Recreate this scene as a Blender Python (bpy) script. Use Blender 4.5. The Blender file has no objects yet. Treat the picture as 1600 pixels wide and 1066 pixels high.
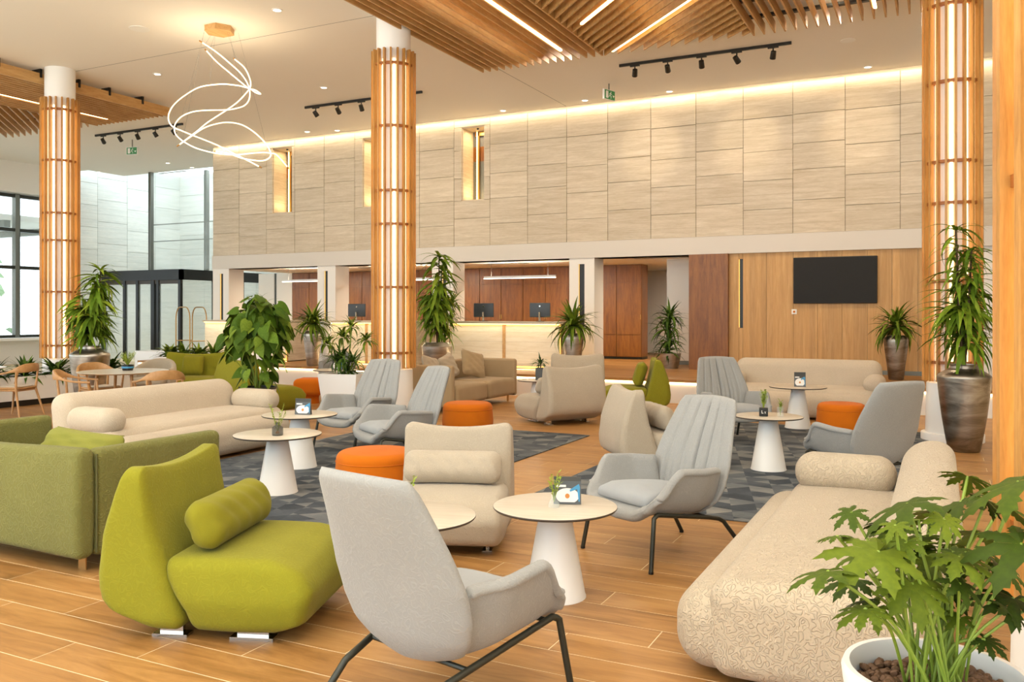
import bpy, bmesh, math, random
import numpy as np
from mathutils import Vector, Matrix, noise
R = math.radians
PI = math.pi
random.seed(7)
sc = bpy.context.scene
col = sc.collection

# ------------------------------------------------------------------ camera
YAW = math.atan(670/1345); FPX = 1345.0; YH = 488.0; EYE = 1.6
CA, SA = math.cos(YAW), math.sin(YAW)
cd = bpy.data.cameras.new('camera'); cam = bpy.data.objects.new('camera', cd); col.objects.link(cam)
cd.sensor_width = 36; cd.lens = 36*FPX/1600; cd.shift_y = -(533-YH)/1600; cd.clip_end = 200; cd.clip_start = .05
cam.location = (0, 0, EYE); cam.rotation_euler = (R(90), 0, YAW)
sc.camera = cam

# ------------------------------------------------------------------ world
w = bpy.data.worlds.new('world'); sc.world = w; w.use_nodes = True
nt = w.node_tree; bg = nt.nodes['Background']
tc = nt.nodes.new('ShaderNodeTexCoord'); sx = nt.nodes.new('ShaderNodeSeparateXYZ'); mr = nt.nodes.new('ShaderNodeMapRange')
cr = nt.nodes.new('ShaderNodeValToRGB')
nt.links.new(tc.outputs['Generated'], sx.inputs[0]); nt.links.new(sx.outputs['Z'], mr.inputs[0])
mr.inputs[1].default_value = -.2; mr.inputs[2].default_value = 1
nt.links.new(mr.outputs[0], cr.inputs[0]); nt.links.new(cr.outputs[0], bg.inputs[0])
cr.color_ramp.elements[0].color = (.82, .90, .93, 1); cr.color_ramp.elements[1].color = (.62, .80, .98, 1)
bg.inputs[1].default_value = 4.2

# ------------------------------------------------------------------ exposure
sc.view_settings.view_transform = 'Standard'; sc.view_settings.look = 'None'
sc.view_settings.gamma = 1; sc.view_settings.use_curve_mapping = False
sc.view_settings.exposure = -0.14
sc.cycles.use_denoising = True
sc.cycles.max_bounces = 7; sc.cycles.diffuse_bounces = 4; sc.cycles.glossy_bounces = 3
sc.cycles.transmission_bounces = 4; sc.cycles.transparent_max_bounces = 6
sc.cycles.sample_clamp_indirect = 6; sc.cycles.caustics_reflective = False; sc.cycles.caustics_refractive = False

CEIL = 6.18; WY = 17.65; PZ = .42; PY = 14.8
WARM = (1, .82, .60)
def area_light(name, loc, size, energy, color=WARM, rot=(0, 0, 0), size_y=None, spread=None):
    l = bpy.data.lights.new(name, 'AREA'); l.energy = energy; l.color = color
    l.shape = 'RECTANGLE' if size_y else 'DISK'; l.size = size
    if size_y: l.size_y = size_y
    if spread: l.spread = spread
    o = bpy.data.objects.new(name, l); o.location = loc; o.rotation_euler = rot; col.objects.link(o); return o
# recessed ceiling luminaires over the lounge: the nearest rows stand outside the frame
for gx in (-11.5, -8.6, -5.9, -3.2, -.5):
    for gy in (1.0, 4.6, 8.2):
        area_light('downlight_lamp', (gx, gy, 5.6 if gy > 7 and gx > -8 else 6.12), .45, 25, (1, .955, .87))
for gx in (-11, -5.5, -1.2):
    area_light('downlight_lamp', (gx, 14.35, 6.12), .3, 80, (1, .82, .62))
area_light('rear_fill', (-4, -3.0, 6.0), 5, 90, (1, .98, .94), size_y=2.5)  # broad overhead fill added behind the camera, out of view
# unseen fill added behind the camera, aimed up to brighten the white ceiling
for ux, uy in ((-8.5, -1.5), (-2.0, -2.0), (3.5, .5)):
    area_light('ceiling_fill', (ux, uy, 2.1), 1.2, 560, (.99, .985, .98), (PI, 0, 0))
# fill strips added above the rafts to brighten the ceiling over them
for ux in (-6.2, -3.9, -1.4): area_light('raft_fill', (ux, 11.4, 6.075), .06, 26, (1, .86, .62), (PI, 0, 0), size_y=4.0)
# cove light along the top of the stone wall, strip tilted to graze the panels
area_light('cove_lamp', ((-18.0+6)/2, WY-.13, CEIL-.06), 24.0, 105, (1, .80, .54), (R(28), 0, 0), size_y=.05)
# reception and recess lights
for gx, gy in ((-16.2, 19.2), (-12.1, 19.2), (-8.6, 19.0), (-5.6, 19.3), (-4.9, 22.4)):
    area_light('recess_lamp', (gx, gy, 2.74), .35, 60, (1, .86, .66))
# daylight-coloured fill added to brighten the entrance stone, no fixtures there
area_light('lobby_fill', (-21.6, 21.7, 6.5), 5.5, 120, (.90, .97, 1), size_y=2.6)
area_light('lobby_fill', (-23.4, 21.2, 2.55), 1.6, 26, (.92, .98, 1))
# spots of the ceiling tracks aimed at the stone wall
def spot(loc, target, energy, size=R(42), blend=.6, color=(1, .8, .55)):
    l = bpy.data.lights.new('track_lamp', 'SPOT'); l.energy = energy; l.spot_size = size; l.spot_blend = blend
    l.color = color; l.shadow_soft_size = .03
    o = bpy.data.objects.new('track_lamp', l); o.location = loc
    o.rotation_euler = (Vector(target)-Vector(loc)).to_track_quat('-Z', 'Y').to_euler(); col.objects.link(o); return o
for tx in (-17.2, -15.4, -13.5, -11.6, -9.7, -7.8, -6.0, -4.1, -2.2, -.4): spot((tx, 15.3, 5.95), (tx, WY, 4.2), 42, R(75), .9, (1, .92, .80))
for tx in (-5.4, -3.4, -1.3): spot((tx, 15.3, 5.9), (tx-.1, WY, 5.1), 95, R(36))

# ------------------------------------------------------------------ pixel to point
def ray(px, py):
    u = (px-800)/FPX; v = -(py-YH)/FPX
    return Vector((u*CA-SA, u*SA+CA, v))
def at(px, py, h=0):
    d = ray(px, py); t = (h-EYE)/d.z; return (d.x*t, d.y*t)
def atz(px, depth):
    u = (px-800)/FPX*depth; return (u*CA-depth*SA, u*SA+depth*CA)

# ------------------------------------------------------------------ materials
def hexc(h, k=1.0):
    h = h.lstrip('#'); o = []
    for i in (0, 2, 4):
        c = int(h[i:i+2], 16)/255; c = c/12.92 if c <= .04045 else ((c+.055)/1.055)**2.4
        o.append(min(1, c*k))
    return (*o, 1)
def mat(name, color='#808080', rough=.6, metal=0, emis=None, es=1, spec=.5, trans=0, alpha=1, sheen=0, coat=0):
    m = bpy.data.materials.new(name); m.use_nodes = True; b = m.node_tree.nodes['Principled BSDF']
    b.inputs['Base Color'].default_value = hexc(color); b.inputs['Roughness'].default_value = rough
    b.inputs['Metallic'].default_value = metal; b.inputs['Specular IOR Level'].default_value = spec
    b.inputs['Transmission Weight'].default_value = trans; b.inputs['Alpha'].default_value = alpha
    b.inputs['Sheen Weight'].default_value = sheen; b.inputs['Coat Weight'].default_value = coat
    if emis: b.inputs['Emission Color'].default_value = hexc(emis); b.inputs['Emission Strength'].default_value = es
    return m
class NG:
    def __init__(s, m): s.m = m; s.t = m.node_tree; s.b = s.t.nodes['Principled BSDF']
    def n(s, typ, **kw):
        x = s.t.nodes.new('ShaderNode'+typ)
        for k, v in kw.items():
            if k in x.inputs.keys(): x.inputs[k].default_value = v
            else: setattr(x, k, v)
        return x
    def l(s, a, b): s.t.links.new(a, b)
    def coords(s, scale=(1, 1, 1), src='Position'):
        mp = s.n('Mapping'); mp.inputs['Scale'].default_value = scale
        if src == 'Position': g = s.n('NewGeometry'); s.l(g.outputs['Position'], mp.inputs[0])
        else: g = s.n('TexCoord'); s.l(g.outputs[src], mp.inputs[0])
        return mp.outputs[0]
    def noise(s, vec, scale, detail=3, rough=.5, dist=0):
        x = s.n('TexNoise'); x.inputs['Scale'].default_value = scale; x.inputs['Detail'].default_value = detail
        x.inputs['Roughness'].default_value = rough; x.inputs['Distortion'].default_value = dist; s.l(vec, x.inputs['Vector']); return x.outputs['Fac']
    def math(s, op, a, b=None, c=None):
        x = s.n('Math', operation=op)
        for i, v in enumerate((a, b, c)):
            if v is None: continue
            if isinstance(v, (int, float)): x.inputs[i].default_value = v
            else: s.l(v, x.inputs[i])
        return x.outputs[0]
    def ramp(s, fac, stops):
        x = s.n('ValToRGB'); e = x.color_ramp.elements
        while len(e) < len(stops): e.new(.5)
        for i, (p, c) in enumerate(stops): e[i].position = p; e[i].color = hexc(c) if isinstance(c, str) else (c, c, c, 1)
        s.l(fac, x.inputs[0]); return x.outputs[0]
    def mix(s, fac, a, b, mode='MIX'):
        x = s.n('Mix', data_type='RGBA', blend_type=mode)
        for i, v in ((0, fac), (6, a), (7, b)):
            if isinstance(v, (int, float)): x.inputs[i].default_value = v
            elif isinstance(v, str): x.inputs[i].default_value = hexc(v)
            else: s.l(v, x.inputs[i])
        return x.outputs[2]
    def color(s, c): s.l(c, s.b.inputs['Base Color'])
    def bump(s, h, strength=.3, dist=.01):
        x = s.n('Bump'); x.inputs['Strength'].default_value = strength; x.inputs['Distance'].default_value = dist
        s.l(h, x.inputs['Height']); s.l(x.outputs[0], s.b.inputs['Normal'])

def fabric(name, c, c2, squig=0, sheen=.15, sq_scale=9, light=None):
    m = mat(name, c, .92, spec=.2, sheen=sheen); g = NG(m)
    v = g.coords((1, 1, 1), 'Object')
    big = g.noise(v, 3.5, 3); fine = g.noise(v, 240, 2)
    colr = g.mix(big, c, c2)
    colr = g.mix(g.math('MULTIPLY', fine, .22), colr, '#ffffff', 'OVERLAY')
    h = fine; st = .25; di = .002
    if squig:
        n1 = g.noise(v, sq_scale*1.2, 0, .4, .35)
        p = g.math('PINGPONG', g.math('MULTIPLY', n1, 4.4), .5)
        line = g.ramp(p, [(0, 1.0), (.10, .7), (.19, 0.0)])
        colr = g.mix(g.math('MULTIPLY', line, .30*squig), colr, light or '#f4e8d4')
        h = g.math('ADD', g.math('MULTIPLY', line, 1.0), g.math('MULTIPLY', fine, .15)); st = min(1, .7*squig); di = .005
    g.color(colr); g.bump(h, st, di); return m

M = {}
M['grey'] = fabric('grey_fabric', '#868581', '#93918c', squig=.30, sq_scale=24, light='#bab7b0')
M['greyin'] = fabric('grey_pleated_fabric', '#8b8d8d', '#999a99')
M['lime'] = fabric('lime_fabric', '#746f18', '#84801f', squig=.30, sq_scale=22, light='#a8a632', sheen=.05)
M['limep'] = fabric('lime_pillow_fabric', '#706b16', '#807a1d', sheen=.05)
M['olive'] = fabric('olive_patterned_fabric', '#626030', '#706d3a', squig=.8, sq_scale=20, light='#8a8854', sheen=.05)
M['olivep'] = fabric('olive_pillow_fabric', '#74742c', '#84823a', sheen=.05)
M['beige'] = fabric('beige_fabric', '#a0937f', '#ac9f8b', squig=.4, sq_scale=24, light='#cfbfa8')
M['cream'] = fabric('cream_patterned_fabric', '#ac9c84', '#b8a890', squig=1.3, sq_scale=29, light='#dccaae')
M['creamf'] = fabric('cream_fabric', '#b5a690', '#c1b29c', squig=.9, sq_scale=27, light='#dccdb4')
M['taupe'] = fabric('taupe_fabric', '#94805f', '#a38c6c')
M['orange'] = fabric('orange_fabric', '#b45a08', '#c2680c', sheen=.05)
M['piping'] = mat('piping', '#57552c', .8)
M['pipeg'] = mat('grey_piping', '#6e6f70', .8)
M['white'] = mat('white_lacquer', '#efece6', .35)
M['whitewall'] = mat('white_plaster', '#eee9e0', .85, spec=.2)
M['beam'] = mat('beam_paint', '#d6cfc4', .85, spec=.2)
M['black'] = mat('black_metal', '#17150f', .4, spec=.5)
M['darkleg'] = mat('dark_olive_metal', '#35352c', .38, metal=.4)
M['chrome'] = mat('chrome', '#d8d4cc', .15, metal=1)
M['darkedge'] = mat('dark_edge', '#4a4036', .5)
M['glass'] = mat('glass', '#e6f4f2', .03, alpha=.16, spec=.5)
M['greyframe'] = mat('grey_frame', '#77786f', .4, metal=.5)
M['led'] = mat('led', '#fff0d0', .5, emis='#ffd9a0', es=9)
M['ledw'] = mat('led_wall', '#fff0d0', .5, emis='#ffcf80', es=5)
M['ledy'] = mat('led_yellow', '#ffe090', .5, emis='#ffc860', es=1.5)
M['ledc'] = mat('led_column', '#fff0d0', .5, emis='#ffd79a', es=5.5)
M['lamp'] = mat('lamp_face', '#ffffff', .5, emis='#fff0d8', es=9)
M['looplight'] = mat('loop_light', '#ffffff', .5, emis='#ffd498', es=3.2)
M['dl'] = mat('downlight_face', '#ffffff', .5, emis='#fff2e0', es=6)
M['brass'] = mat('brushed_brass', '#b58a50', .35, metal=.8)
M['tv'] = mat('screen_glass', '#1e1c18', .55, spec=.25)
M['screen'] = mat('monitor_back', '#34383a', .35)
M['soil'] = mat('soil', '#2a1c12', .95)
M['greenlight'] = mat('exit_green', '#2f6b3a', .5, emis='#2f7a3c', es=.3)
M['outlet'] = mat('outlet_white', '#f0ece2', .4)
M['navy'] = mat('card_print', '#4a4b49', .4)
M['blueprint'] = mat('card_blue', '#3f88b0', .5)
M['cardwhite'] = mat('card_white', '#e6e2da', .5)
M['cardorange'] = mat('card_orange', '#c07a30', .5)
M['smoke'] = mat('smoked_glass', '#4c4c46', .08, alpha=.6)
M['ring'] = mat('ring_wood', '#9a5a20', .5)

def wood(name, c1, c2, c3, scale=(1, 1, 1), rough=.5, src='Object', cells=None, bump=.15, coat=0):
    m = mat(name, c1, rough, coat=coat); g = NG(m)
    v = g.coords(scale, src)
    n1 = g.noise(v, 2.2, 5, .6, .6); n2 = g.noise(v, 14, 3, .6)
    f = g.math('ADD', g.math('MULTIPLY', n1, .75), g.math('MULTIPLY', n2, .25))
    c = g.ramp(f, [(.32, c2), (.5, c1), (.68, c3)])
    if cells:
        ge = g.n('NewGeometry'); s = g.n('SeparateXYZ'); g.l(ge.outputs['Position'], s.inputs[0]); cb = g.n('CombineXYZ')
        for i, cs in enumerate(cells):
            if cs: g.l(g.math('FLOOR', g.math('DIVIDE', s.outputs[i], cs)), cb.inputs[i])
        wn = g.n('TexWhiteNoise'); g.l(cb.outputs[0], wn.inputs['Vector'])
        k = g.math('ADD', .86, g.math('MULTIPLY', wn.outputs['Value'], .24))
        cc = g.n('CombineColor')
        for i in range(3): g.l(k, cc.inputs[i])
        c = g.mix(1.0, c, cc.outputs[0], 'MULTIPLY')
    g.color(c); g.bump(n2, bump, .003); return m
M['slat'] = wood('slat_oak', '#c2955a', '#ae8248', '#cfa66e', (8, 1.2, 8), .5)
M['slatv'] = wood('column_slat_oak', '#b4803e', '#9a682c', '#c49450', (10, 10, 1), .45)
M['walnut'] = wood('walnut', '#824e18', '#683a0e', '#945e22', (7, 7, .8), .4, 'Position')
M['oakwall'] = wood('oak_wall', '#bf9256', '#b0844a', '#cba066', (9, 9, .6), .5, 'Position', (.115, 0, 0))
M['chairwood'] = wood('beech', '#b08350', '#9e7240', '#bc9060', (4, 4, 4), .45)
M['tabletop'] = wood('pale_tabletop', '#c9bdaa', '#beb19d', '#d3c8b6', (1, 9, 1), .3, bump=.05)
# plank floor
def floor_mat():
    m = mat('floor_plank', '#c8945a', .42, spec=.35); g = NG(m)
    oi = g.n('NewGeometry')
    v = g.coords((1.1, 7.5, 1)); n1 = g.noise(v, 1.6, 6, .62, .9); n2 = g.noise(g.coords((3, 60, 1)), 3, 3)
    s = g.n('SeparateXYZ'); g.l(oi.outputs['Position'], s.inputs[0]); cb = g.n('CombineXYZ')
    iy = g.math('FLOOR', g.math('DIVIDE', g.math('ADD', s.outputs[1], .03), .235))
    par = g.math('MULTIPLY', g.math('MODULO', g.math('ADD', iy, 4000), 3), .4167)
    ix = g.math('FLOOR', g.math('DIVIDE', g.math('SUBTRACT', g.math('ADD', s.outputs[0], 100), par), 1.25))
    g.l(ix, cb.inputs[0]); g.l(iy, cb.inputs[1])
    wn = g.n('TexWhiteNoise'); g.l(cb.outputs[0], wn.inputs['Vector'])
    f = g.math('ADD', g.math('MULTIPLY', n1, .8), g.math('MULTIPLY', n2, .2))
    f = g.math('ADD', f, g.math('MULTIPLY', g.math('SUBTRACT', wn.outputs['Value'], .5), .16))
    c = g.ramp(f, [(.25, '#7c5628'), (.42, '#996c3a'), (.55, '#aa7c46'), (.75, '#ba8e58')])
    g.color(c); g.bump(n2, .08, .002)
    g.l(g.math('ADD', .34, g.math('MULTIPLY', n2, .16)), g.b.inputs['Roughness']); return m
M['floor'] = floor_mat()
M['grout'] = mat('grout', '#dec8a2', .8)
def stone(name, c1, c2, c3, rough=.75):
    m = mat(name, c1, rough, spec=.25); g = NG(m)
    v = g.coords((.9, .9, 9)); n1 = g.noise(v, 1.5, 6, .62, .5); n2 = g.noise(g.coords((3, 3, 34)), 2.5, 4, .7, .4)
    s = g.n('SeparateXYZ'); ge = g.n('NewGeometry'); g.l(ge.outputs['Position'], s.inputs[0])
    f = g.math('ADD', g.math('MULTIPLY', n1, .6), g.math('MULTIPLY', n2, .4))
    c = g.ramp(f, [(.3, c2), (.5, c1), (.66, c3)])
    line = g.math('LESS_THAN', g.math('FRACT', g.math('DIVIDE', s.outputs[2], .197)), .03)
    c = g.mix(g.math('MULTIPLY', line, .35), c, '#8c7552')
    oi = g.n('ObjectInfo'); k = g.math('ADD', .93, g.math('MULTIPLY', oi.outputs['Random'], .12)); cc = g.n('CombineColor')
    for i in range(3): g.l(k, cc.inputs[i])
    g.color(g.mix(1.0, c, cc.outputs[0], 'MULTIPLY')); g.bump(n2, .25, .006); return m
M['stone'] = stone('travertine', '#c9bba4', '#b6a68c', '#d8ccb8')
M['stoneg'] = stone('pale_travertine', '#d2d2c6', '#c2c4ba', '#dedcd0')
M['deskstone'] = stone('desk_travertine', '#ebdcbe', '#dcc8a2', '#f4e8d0')
def rug_mat():
    m = mat('rug_weave', '#6d7175', .95, spec=.1); g = NG(m)
    v = g.coords((1, 1, 1))
    sp = g.n('SeparateXYZ'); g.l(v, sp.inputs[0])
    def facets(size, seed):                               # triangular facets: three families of lines, one random tone per cell
        cb = g.n('CombineXYZ')
        for i, an in enumerate((0, PI/3, 2*PI/3)):
            d = g.math('ADD', g.math('MULTIPLY', sp.outputs[0], math.cos(an+.26)/size), g.math('MULTIPLY', sp.outputs[1], math.sin(an+.26)/size))
            g.l(g.math('FLOOR', g.math('ADD', d, seed)), cb.inputs[i])
        wn = g.n('TexWhiteNoise'); g.l(cb.outputs[0], wn.inputs['Vector']); return wn.outputs['Value']
    a = facets(.20, .3); b = g.noise(g.coords((1.2, 2.4, 1)), 1.6, 3)
    f = g.math('ADD', g.math('MULTIPLY', a, .55), g.math('MULTIPLY', b, .45)); st = g.noise(g.coords((2, 30, 1)), 8, 2)
    f = g.math('ADD', f, g.math('MULTIPLY', g.math('SUBTRACT', st, .5), .35))
    c = g.ramp(f, [(.18, '#3c4045'), (.4, '#50555a'), (.6, '#686b6c'), (.85, '#8a8882')])
    g.color(c); g.bump(g.noise(v, 300, 1), .3, .003); return m
M['rug'] = rug_mat()
def metal_vase(name, c1, c2, c3):
    m = mat(name, c1, .25, metal=1); g = NG(m)
    v = g.coords((1.5, 1.5, 6), 'Object'); n = g.noise(v, 1.3, 4, .6, .9)
    g.color(g.ramp(n, [(.3, c2), (.5, c1), (.68, c3)])); g.l(g.math('ADD', .22, g.math('MULTIPLY', n, .3)), g.b.inputs['Roughness']); g.bump(n, .25, .01); return m
M['vase'] = metal_vase('bronze_vase', '#958c80', '#6f665a', '#b5ad9f')
M['vasel'] = metal_vase('silver_vase', '#b4aea4', '#969084', '#d4cdc2')
def leaf_mat(name, c1, c2, c3):
    m = mat(name, c1, .6, spec=.16); g = NG(m)
    oi = g.n('ObjectInfo'); n = g.noise(g.coords((1, 1, 1), 'Object'), 9, 3)
    f = g.math('ADD', g.math('MULTIPLY', oi.outputs['Random'], .6), g.math('MULTIPLY', n, .4))
    g.color(g.ramp(f, [(.15, c2), (.5, c1), (.85, c3)])); g.b.inputs['Subsurface Weight'].default_value = 0; return m
M['palm'] = leaf_mat('palm_leaf', '#5a7018', '#3a500e', '#84922a')
M['dark_palm'] = leaf_mat('dark_palm_leaf', '#3a5518', '#22360c', '#5e7a28')
M['weep'] = leaf_mat('weeping_leaf', '#64801a', '#41590f', '#90a030')
M['broad'] = leaf_mat('broad_leaf', '#4c6614', '#304808', '#788a2a')
M['fatsia'] = leaf_mat('lobed_leaf', '#3c4c0a', '#243205', '#606c14')
M['sprig'] = mat('sprig_green', '#8a9a2c', .6)
M['stem'] = mat('green_stem', '#7c9030', .5)
M['trunk'] = mat('brown_cane', '#4c3a22', .8)
M['pebble'] = wood('clay_pebble', '#6a4a30', '#4c3220', '#8c6a4a', (9, 9, 9), .7)
M['treegreen'] = mat('outdoor_green', '#7c9668', .9)
M['pave'] = mat('outdoor_paving', '#c9ccc4', .9)

# ------------------------------------------------------------------ mesh helpers
class MB:
    def __init__(s): s.v = []; s.f = []; s.m = []; s.mi = 0
    def add(s, V, F):
        o = len(s.v); s.v += [tuple(p) for p in V]; s.f += [tuple(i+o for i in f) for f in F]; s.m += [s.mi]*len(F); return s
    def box(s, x0, x1, y0, y1, z0, z1, T=None):
        V = [Vector((x, y, z)) for x in (x0, x1) for y in (y0, y1) for z in (z0, z1)]
        if T is not None: V = [T @ p for p in V]
        return s.add(V, [(0, 1, 3, 2), (4, 6, 7, 5), (0, 4, 5, 1), (2, 3, 7, 6), (0, 2, 6, 4), (1, 5, 7, 3)])
    def lathe(s, prof, n=32, T=None, c=(0, 0, 0), a0=0, a1=2*PI):
        V = []; F = []; full = abs(a1-a0-2*PI) < 1e-6; k = n if full else n+1
        for r, z in prof:
            for i in range(k):
                a = a0+(a1-a0)*i/n; p = Vector((c[0]+r*math.cos(a), c[1]+r*math.sin(a), c[2]+z)); V.append(T @ p if T is not None else p)
        for j in range(len(prof)-1):
            for i in range(n):
                i2 = (i+1) % k; F.append((j*k+i, j*k+i2, (j+1)*k+i2, (j+1)*k+i))
        if full:
            if prof[0][0] > 1e-4: F.append(tuple(reversed(range(k))))
            if prof[-1][0] > 1e-4: F.append(tuple((len(prof)-1)*k+i for i in range(k)))
        return s.add(V, F)
    def tube(s, pts, r, n=8, cap=True, closed=False):
        P = [Vector(p) for p in pts]; m = len(P); rr = r if isinstance(r, (list, tuple)) else [r]*m
        V = []; F = []; prev = None
        for i, p in enumerate(P):
            if closed: t = (P[(i+1) % m]-P[i-1]).normalized()
            else: t = (P[min(i+1, m-1)]-P[max(i-1, 0)]).normalized()
            if prev is None:
                u = t.orthogonal().normalized()
            else:
                u = (prev-t*prev.dot(t)); u = u.normalized() if u.length > 1e-6 else t.orthogonal().normalized()
            prev = u; wv = t.cross(u)
            for k in range(n):
                a = 2*PI*k/n; V.append(p+u*rr[i]*math.cos(a)+wv*rr[i]*math.sin(a))
        for i in range(m if closed else m-1):
            j = (i+1) % m
            for k in range(n): F.append((i*n+k, i*n+(k+1) % n, j*n+(k+1) % n, j*n+k))
        if cap and not closed: F.append(tuple(reversed(range(n)))); F.append(tuple((m-1)*n+k for k in range(n)))
        return s.add(V, F)
    def loft(s, rings, cap=True, closed_u=True):
        n = len(rings[0]); V = [p for r_ in rings for p in r_]; F = []
        for j in range(len(rings)-1):
            for i in range(n if closed_u else n-1):
                i2 = (i+1) % n; F.append((j*n+i, j*n+i2, (j+1)*n+i2, (j+1)*n+i))
        if cap and closed_u: F.append(tuple(reversed(range(n)))); F.append(tuple((len(rings)-1)*n+i for i in range(n)))
        return s.add(V, F)
    def rbox(s, size, r, fn=None, nd=(6, 6, 4), c=(0, 0, 0), k=3):
        h = np.array(size)/2; r = min(r, *(h*.98)); ax = []
        for i in range(3):
            e = [r*math.tan(PI/4*j/k) for j in range(k+1)]
            inner = h[i]-r
            mid = list(np.linspace(-inner, inner, nd[i]+1))
            ax.append(sorted(set([round(-inner-x, 6) for x in e]+[round(x, 6) for x in mid]+[round(inner+x, 6) for x in e])))
        idx = {}; V = []; F = []
        def vid(p):
            key = tuple(round(x, 5) for x in p)
            if key not in idx: idx[key] = len(V); V.append(p)
            return idx[key]
        for a in range(3):
            b, d = (a+1) % 3, (a+2) % 3
            for sgn in (-1, 1):
                A, B = ax[b], ax[d]
                for i in range(len(A)-1):
                    for j in range(len(B)-1):
                        q = []
                        for (x, y) in ((A[i], B[j]), (A[i+1], B[j]), (A[i+1], B[j+1]), (A[i], B[j+1])):
                            p = [0, 0, 0]; p[a] = sgn*h[a]; p[b] = x; p[d] = y; q.append(vid(tuple(p)))
                        F.append(tuple(q) if sgn > 0 else tuple(reversed(q)))
        P = np.array(V); inn = np.clip(P, -(h-r), h-r); d = P-inner_safe(inn); L = np.linalg.norm(d, axis=1, keepdims=True); L[L == 0] = 1
        P = inn+d/L*r
        if fn is not None: P = fn(P, P/h)
        P = P+np.array(c)
        return s.add([tuple(p) for p in P], F)
    def build(s, name, mats, parent=None, smooth=True, angle=40, recalc=True):
        me = bpy.data.meshes.new(name); me.from_pydata(s.v, [], s.f)
        if not isinstance(mats, (list, tuple)): mats = [mats]
        for m in mats: me.materials.append(M[m] if isinstance(m, str) else m)
        if len(mats) > 1: me.polygons.foreach_set('material_index', s.m)
        if recalc:
            bm = bmesh.new(); bm.from_mesh(me); bmesh.ops.recalc_face_normals(bm, faces=bm.faces); bm.to_mesh(me); bm.free()
        if smooth:
            me.polygons.foreach_set('use_smooth', [True]*len(me.polygons)); me.set_sharp_from_angle(angle=R(angle))
        me.update(); return link(name, me, parent)
def inner_safe(a): return a
def link(name, me, parent=None, loc=None, rot=None, scale=None):
    o = bpy.data.objects.new(name, me); col.objects.link(o)
    if parent is not None: o.parent = parent
    if loc is not None: o.location = loc
    if rot is not None: o.rotation_euler = rot
    if scale is not None: o.scale = scale
    return o
def box(name, m, x0, x1, y0, y1, z0, z1, parent=None, T=None): return MB().box(x0, x1, y0, y1, z0, z1, T).build(name, m, parent, smooth=False)
def tag(o, label=None, cat=None, group=None, kind=None):
    if label: o['label'] = label
    if cat: o['category'] = cat
    if group: o['group'] = group
    if kind: o['kind'] = kind
    return o
def thing(name, label, cat, loc=(0, 0, 0), rz=0, group=None, kind=None):
    o = bpy.data.objects.new(name, None); o.empty_display_size = .1; col.objects.link(o)
    o.location = loc if len(loc) == 3 else (loc[0], loc[1], 0); o.rotation_euler = (0, 0, rz); return tag(o, label, cat, group, kind)
def struct(o): o['kind'] = 'structure'; return o
def copy_tree(o, parent=None):
    c = o.copy(); col.objects.link(c); c.parent = parent
    if parent is not None: c.matrix_parent_inverse = o.matrix_parent_inverse.copy()
    for ch in list(KIDS.get(o.name, ())) or [x for x in o.children]: copy_tree(ch, c)
    return c
KIDS = {}
def face(fx, fy): return math.atan2(fy, fx)+PI/2       # rotz that turns local -Y to (fx, fy)
def sell(a, b, e, n):
    out = []
    for i in range(n):
        t = 2*PI*i/n; c, s = math.cos(t), math.sin(t)
        out.append((a*math.copysign(abs(c)**e, c), b*math.copysign(abs(s)**e, s)))
    return out
def interp(x, xs, ys): return float(np.interp(x, xs, ys))
def smooth01(x): x = max(0, min(1, x)); return x*x*(3-2*x)
#@@SETTING
# ================================================================== SETTING
fl = struct(box('floor', 'grout', -27, 9.6, -7, 24.5, -.15, -.0012))
def plank_mesh(w_, d_):
    g = .003; b = .0008; mb = MB()
    mb.loft([[(g, g, -.004), (w_-g, g, -.004), (w_-g, d_-g, -.004), (g, d_-g, -.004)],
             [(g, g, -b), (w_-g, g, -b), (w_-g, d_-g, -b), (g, d_-g, -b)],
             [(g+b, g+b, 0), (w_-g-b, g+b, 0), (w_-g-b, d_-g-b, 0), (g+b, d_-g-b, 0)]])
    return mb
pl = []
for iy in range(-30, 63):
    y0 = iy*.235-.03; par = ((iy+4000) % 3)*.4167
    for ix in range(-24, 9):
        x0 = ix*1.25+par
        if x0 < -27 or x0 > 8.3: continue
        cx, cy = x0+.625, y0+.117; dep = -cx*SA+cy*CA; lat = cx*CA+cy*SA
        vis = dep > .8 and abs(lat)/dep < .72
        if not vis: continue
        pl.append((dep, x0, y0))
pl.sort(); p0 = None
pl = [p for p in pl if p[2] < PY-.1 or p[1] < -18.9]
near = [p for p in pl if YH+FPX*EYE/p[0] < 1140][:300]; far = [p for p in pl if p not in near]
pm = None
for dep, x0, y0 in near:
    if pm is None: pm = plank_mesh(1.25, .235).build('plank', 'floor', fl, smooth=False); pm.location = (x0, y0, 0)
    else: link('plank', pm.data, fl, (x0, y0, 0))
mb = MB()
for dep, x0, y0 in far:
    g = .002; mb.add([(x0+g, y0+g, 0), (x0+1.25-g, y0+g, 0), (x0+1.25-g, y0+.235-g, 0), (x0+g, y0+.235-g, 0),
                      (x0+g, y0+g, -.004), (x0+1.25-g, y0+g, -.004), (x0+1.25-g, y0+.235-g, -.004), (x0+g, y0+.235-g, -.004)],
                     [(0, 1, 2, 3), (0, 4, 5, 1), (1, 5, 6, 2), (2, 6, 7, 3), (3, 7, 4, 0)])
tag(mb.build('plank_field', 'floor', fl, smooth=False, recalc=False), kind='stuff')

# platform of the reception
struct(box('trim_1', 'white', -17.6, 9.6, PY+.02, 24.5, 0, PZ-.05)); 
pf = struct(box('floor', 'floor', -17.6, 9.6, PY-.03, 24.5, PZ-.045, PZ)); 
led = MB().box(-17.6, 9.6, PY, PY+.012, PZ-.085, PZ-.06).build('step_light', 'led', pf, smooth=False)

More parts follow.
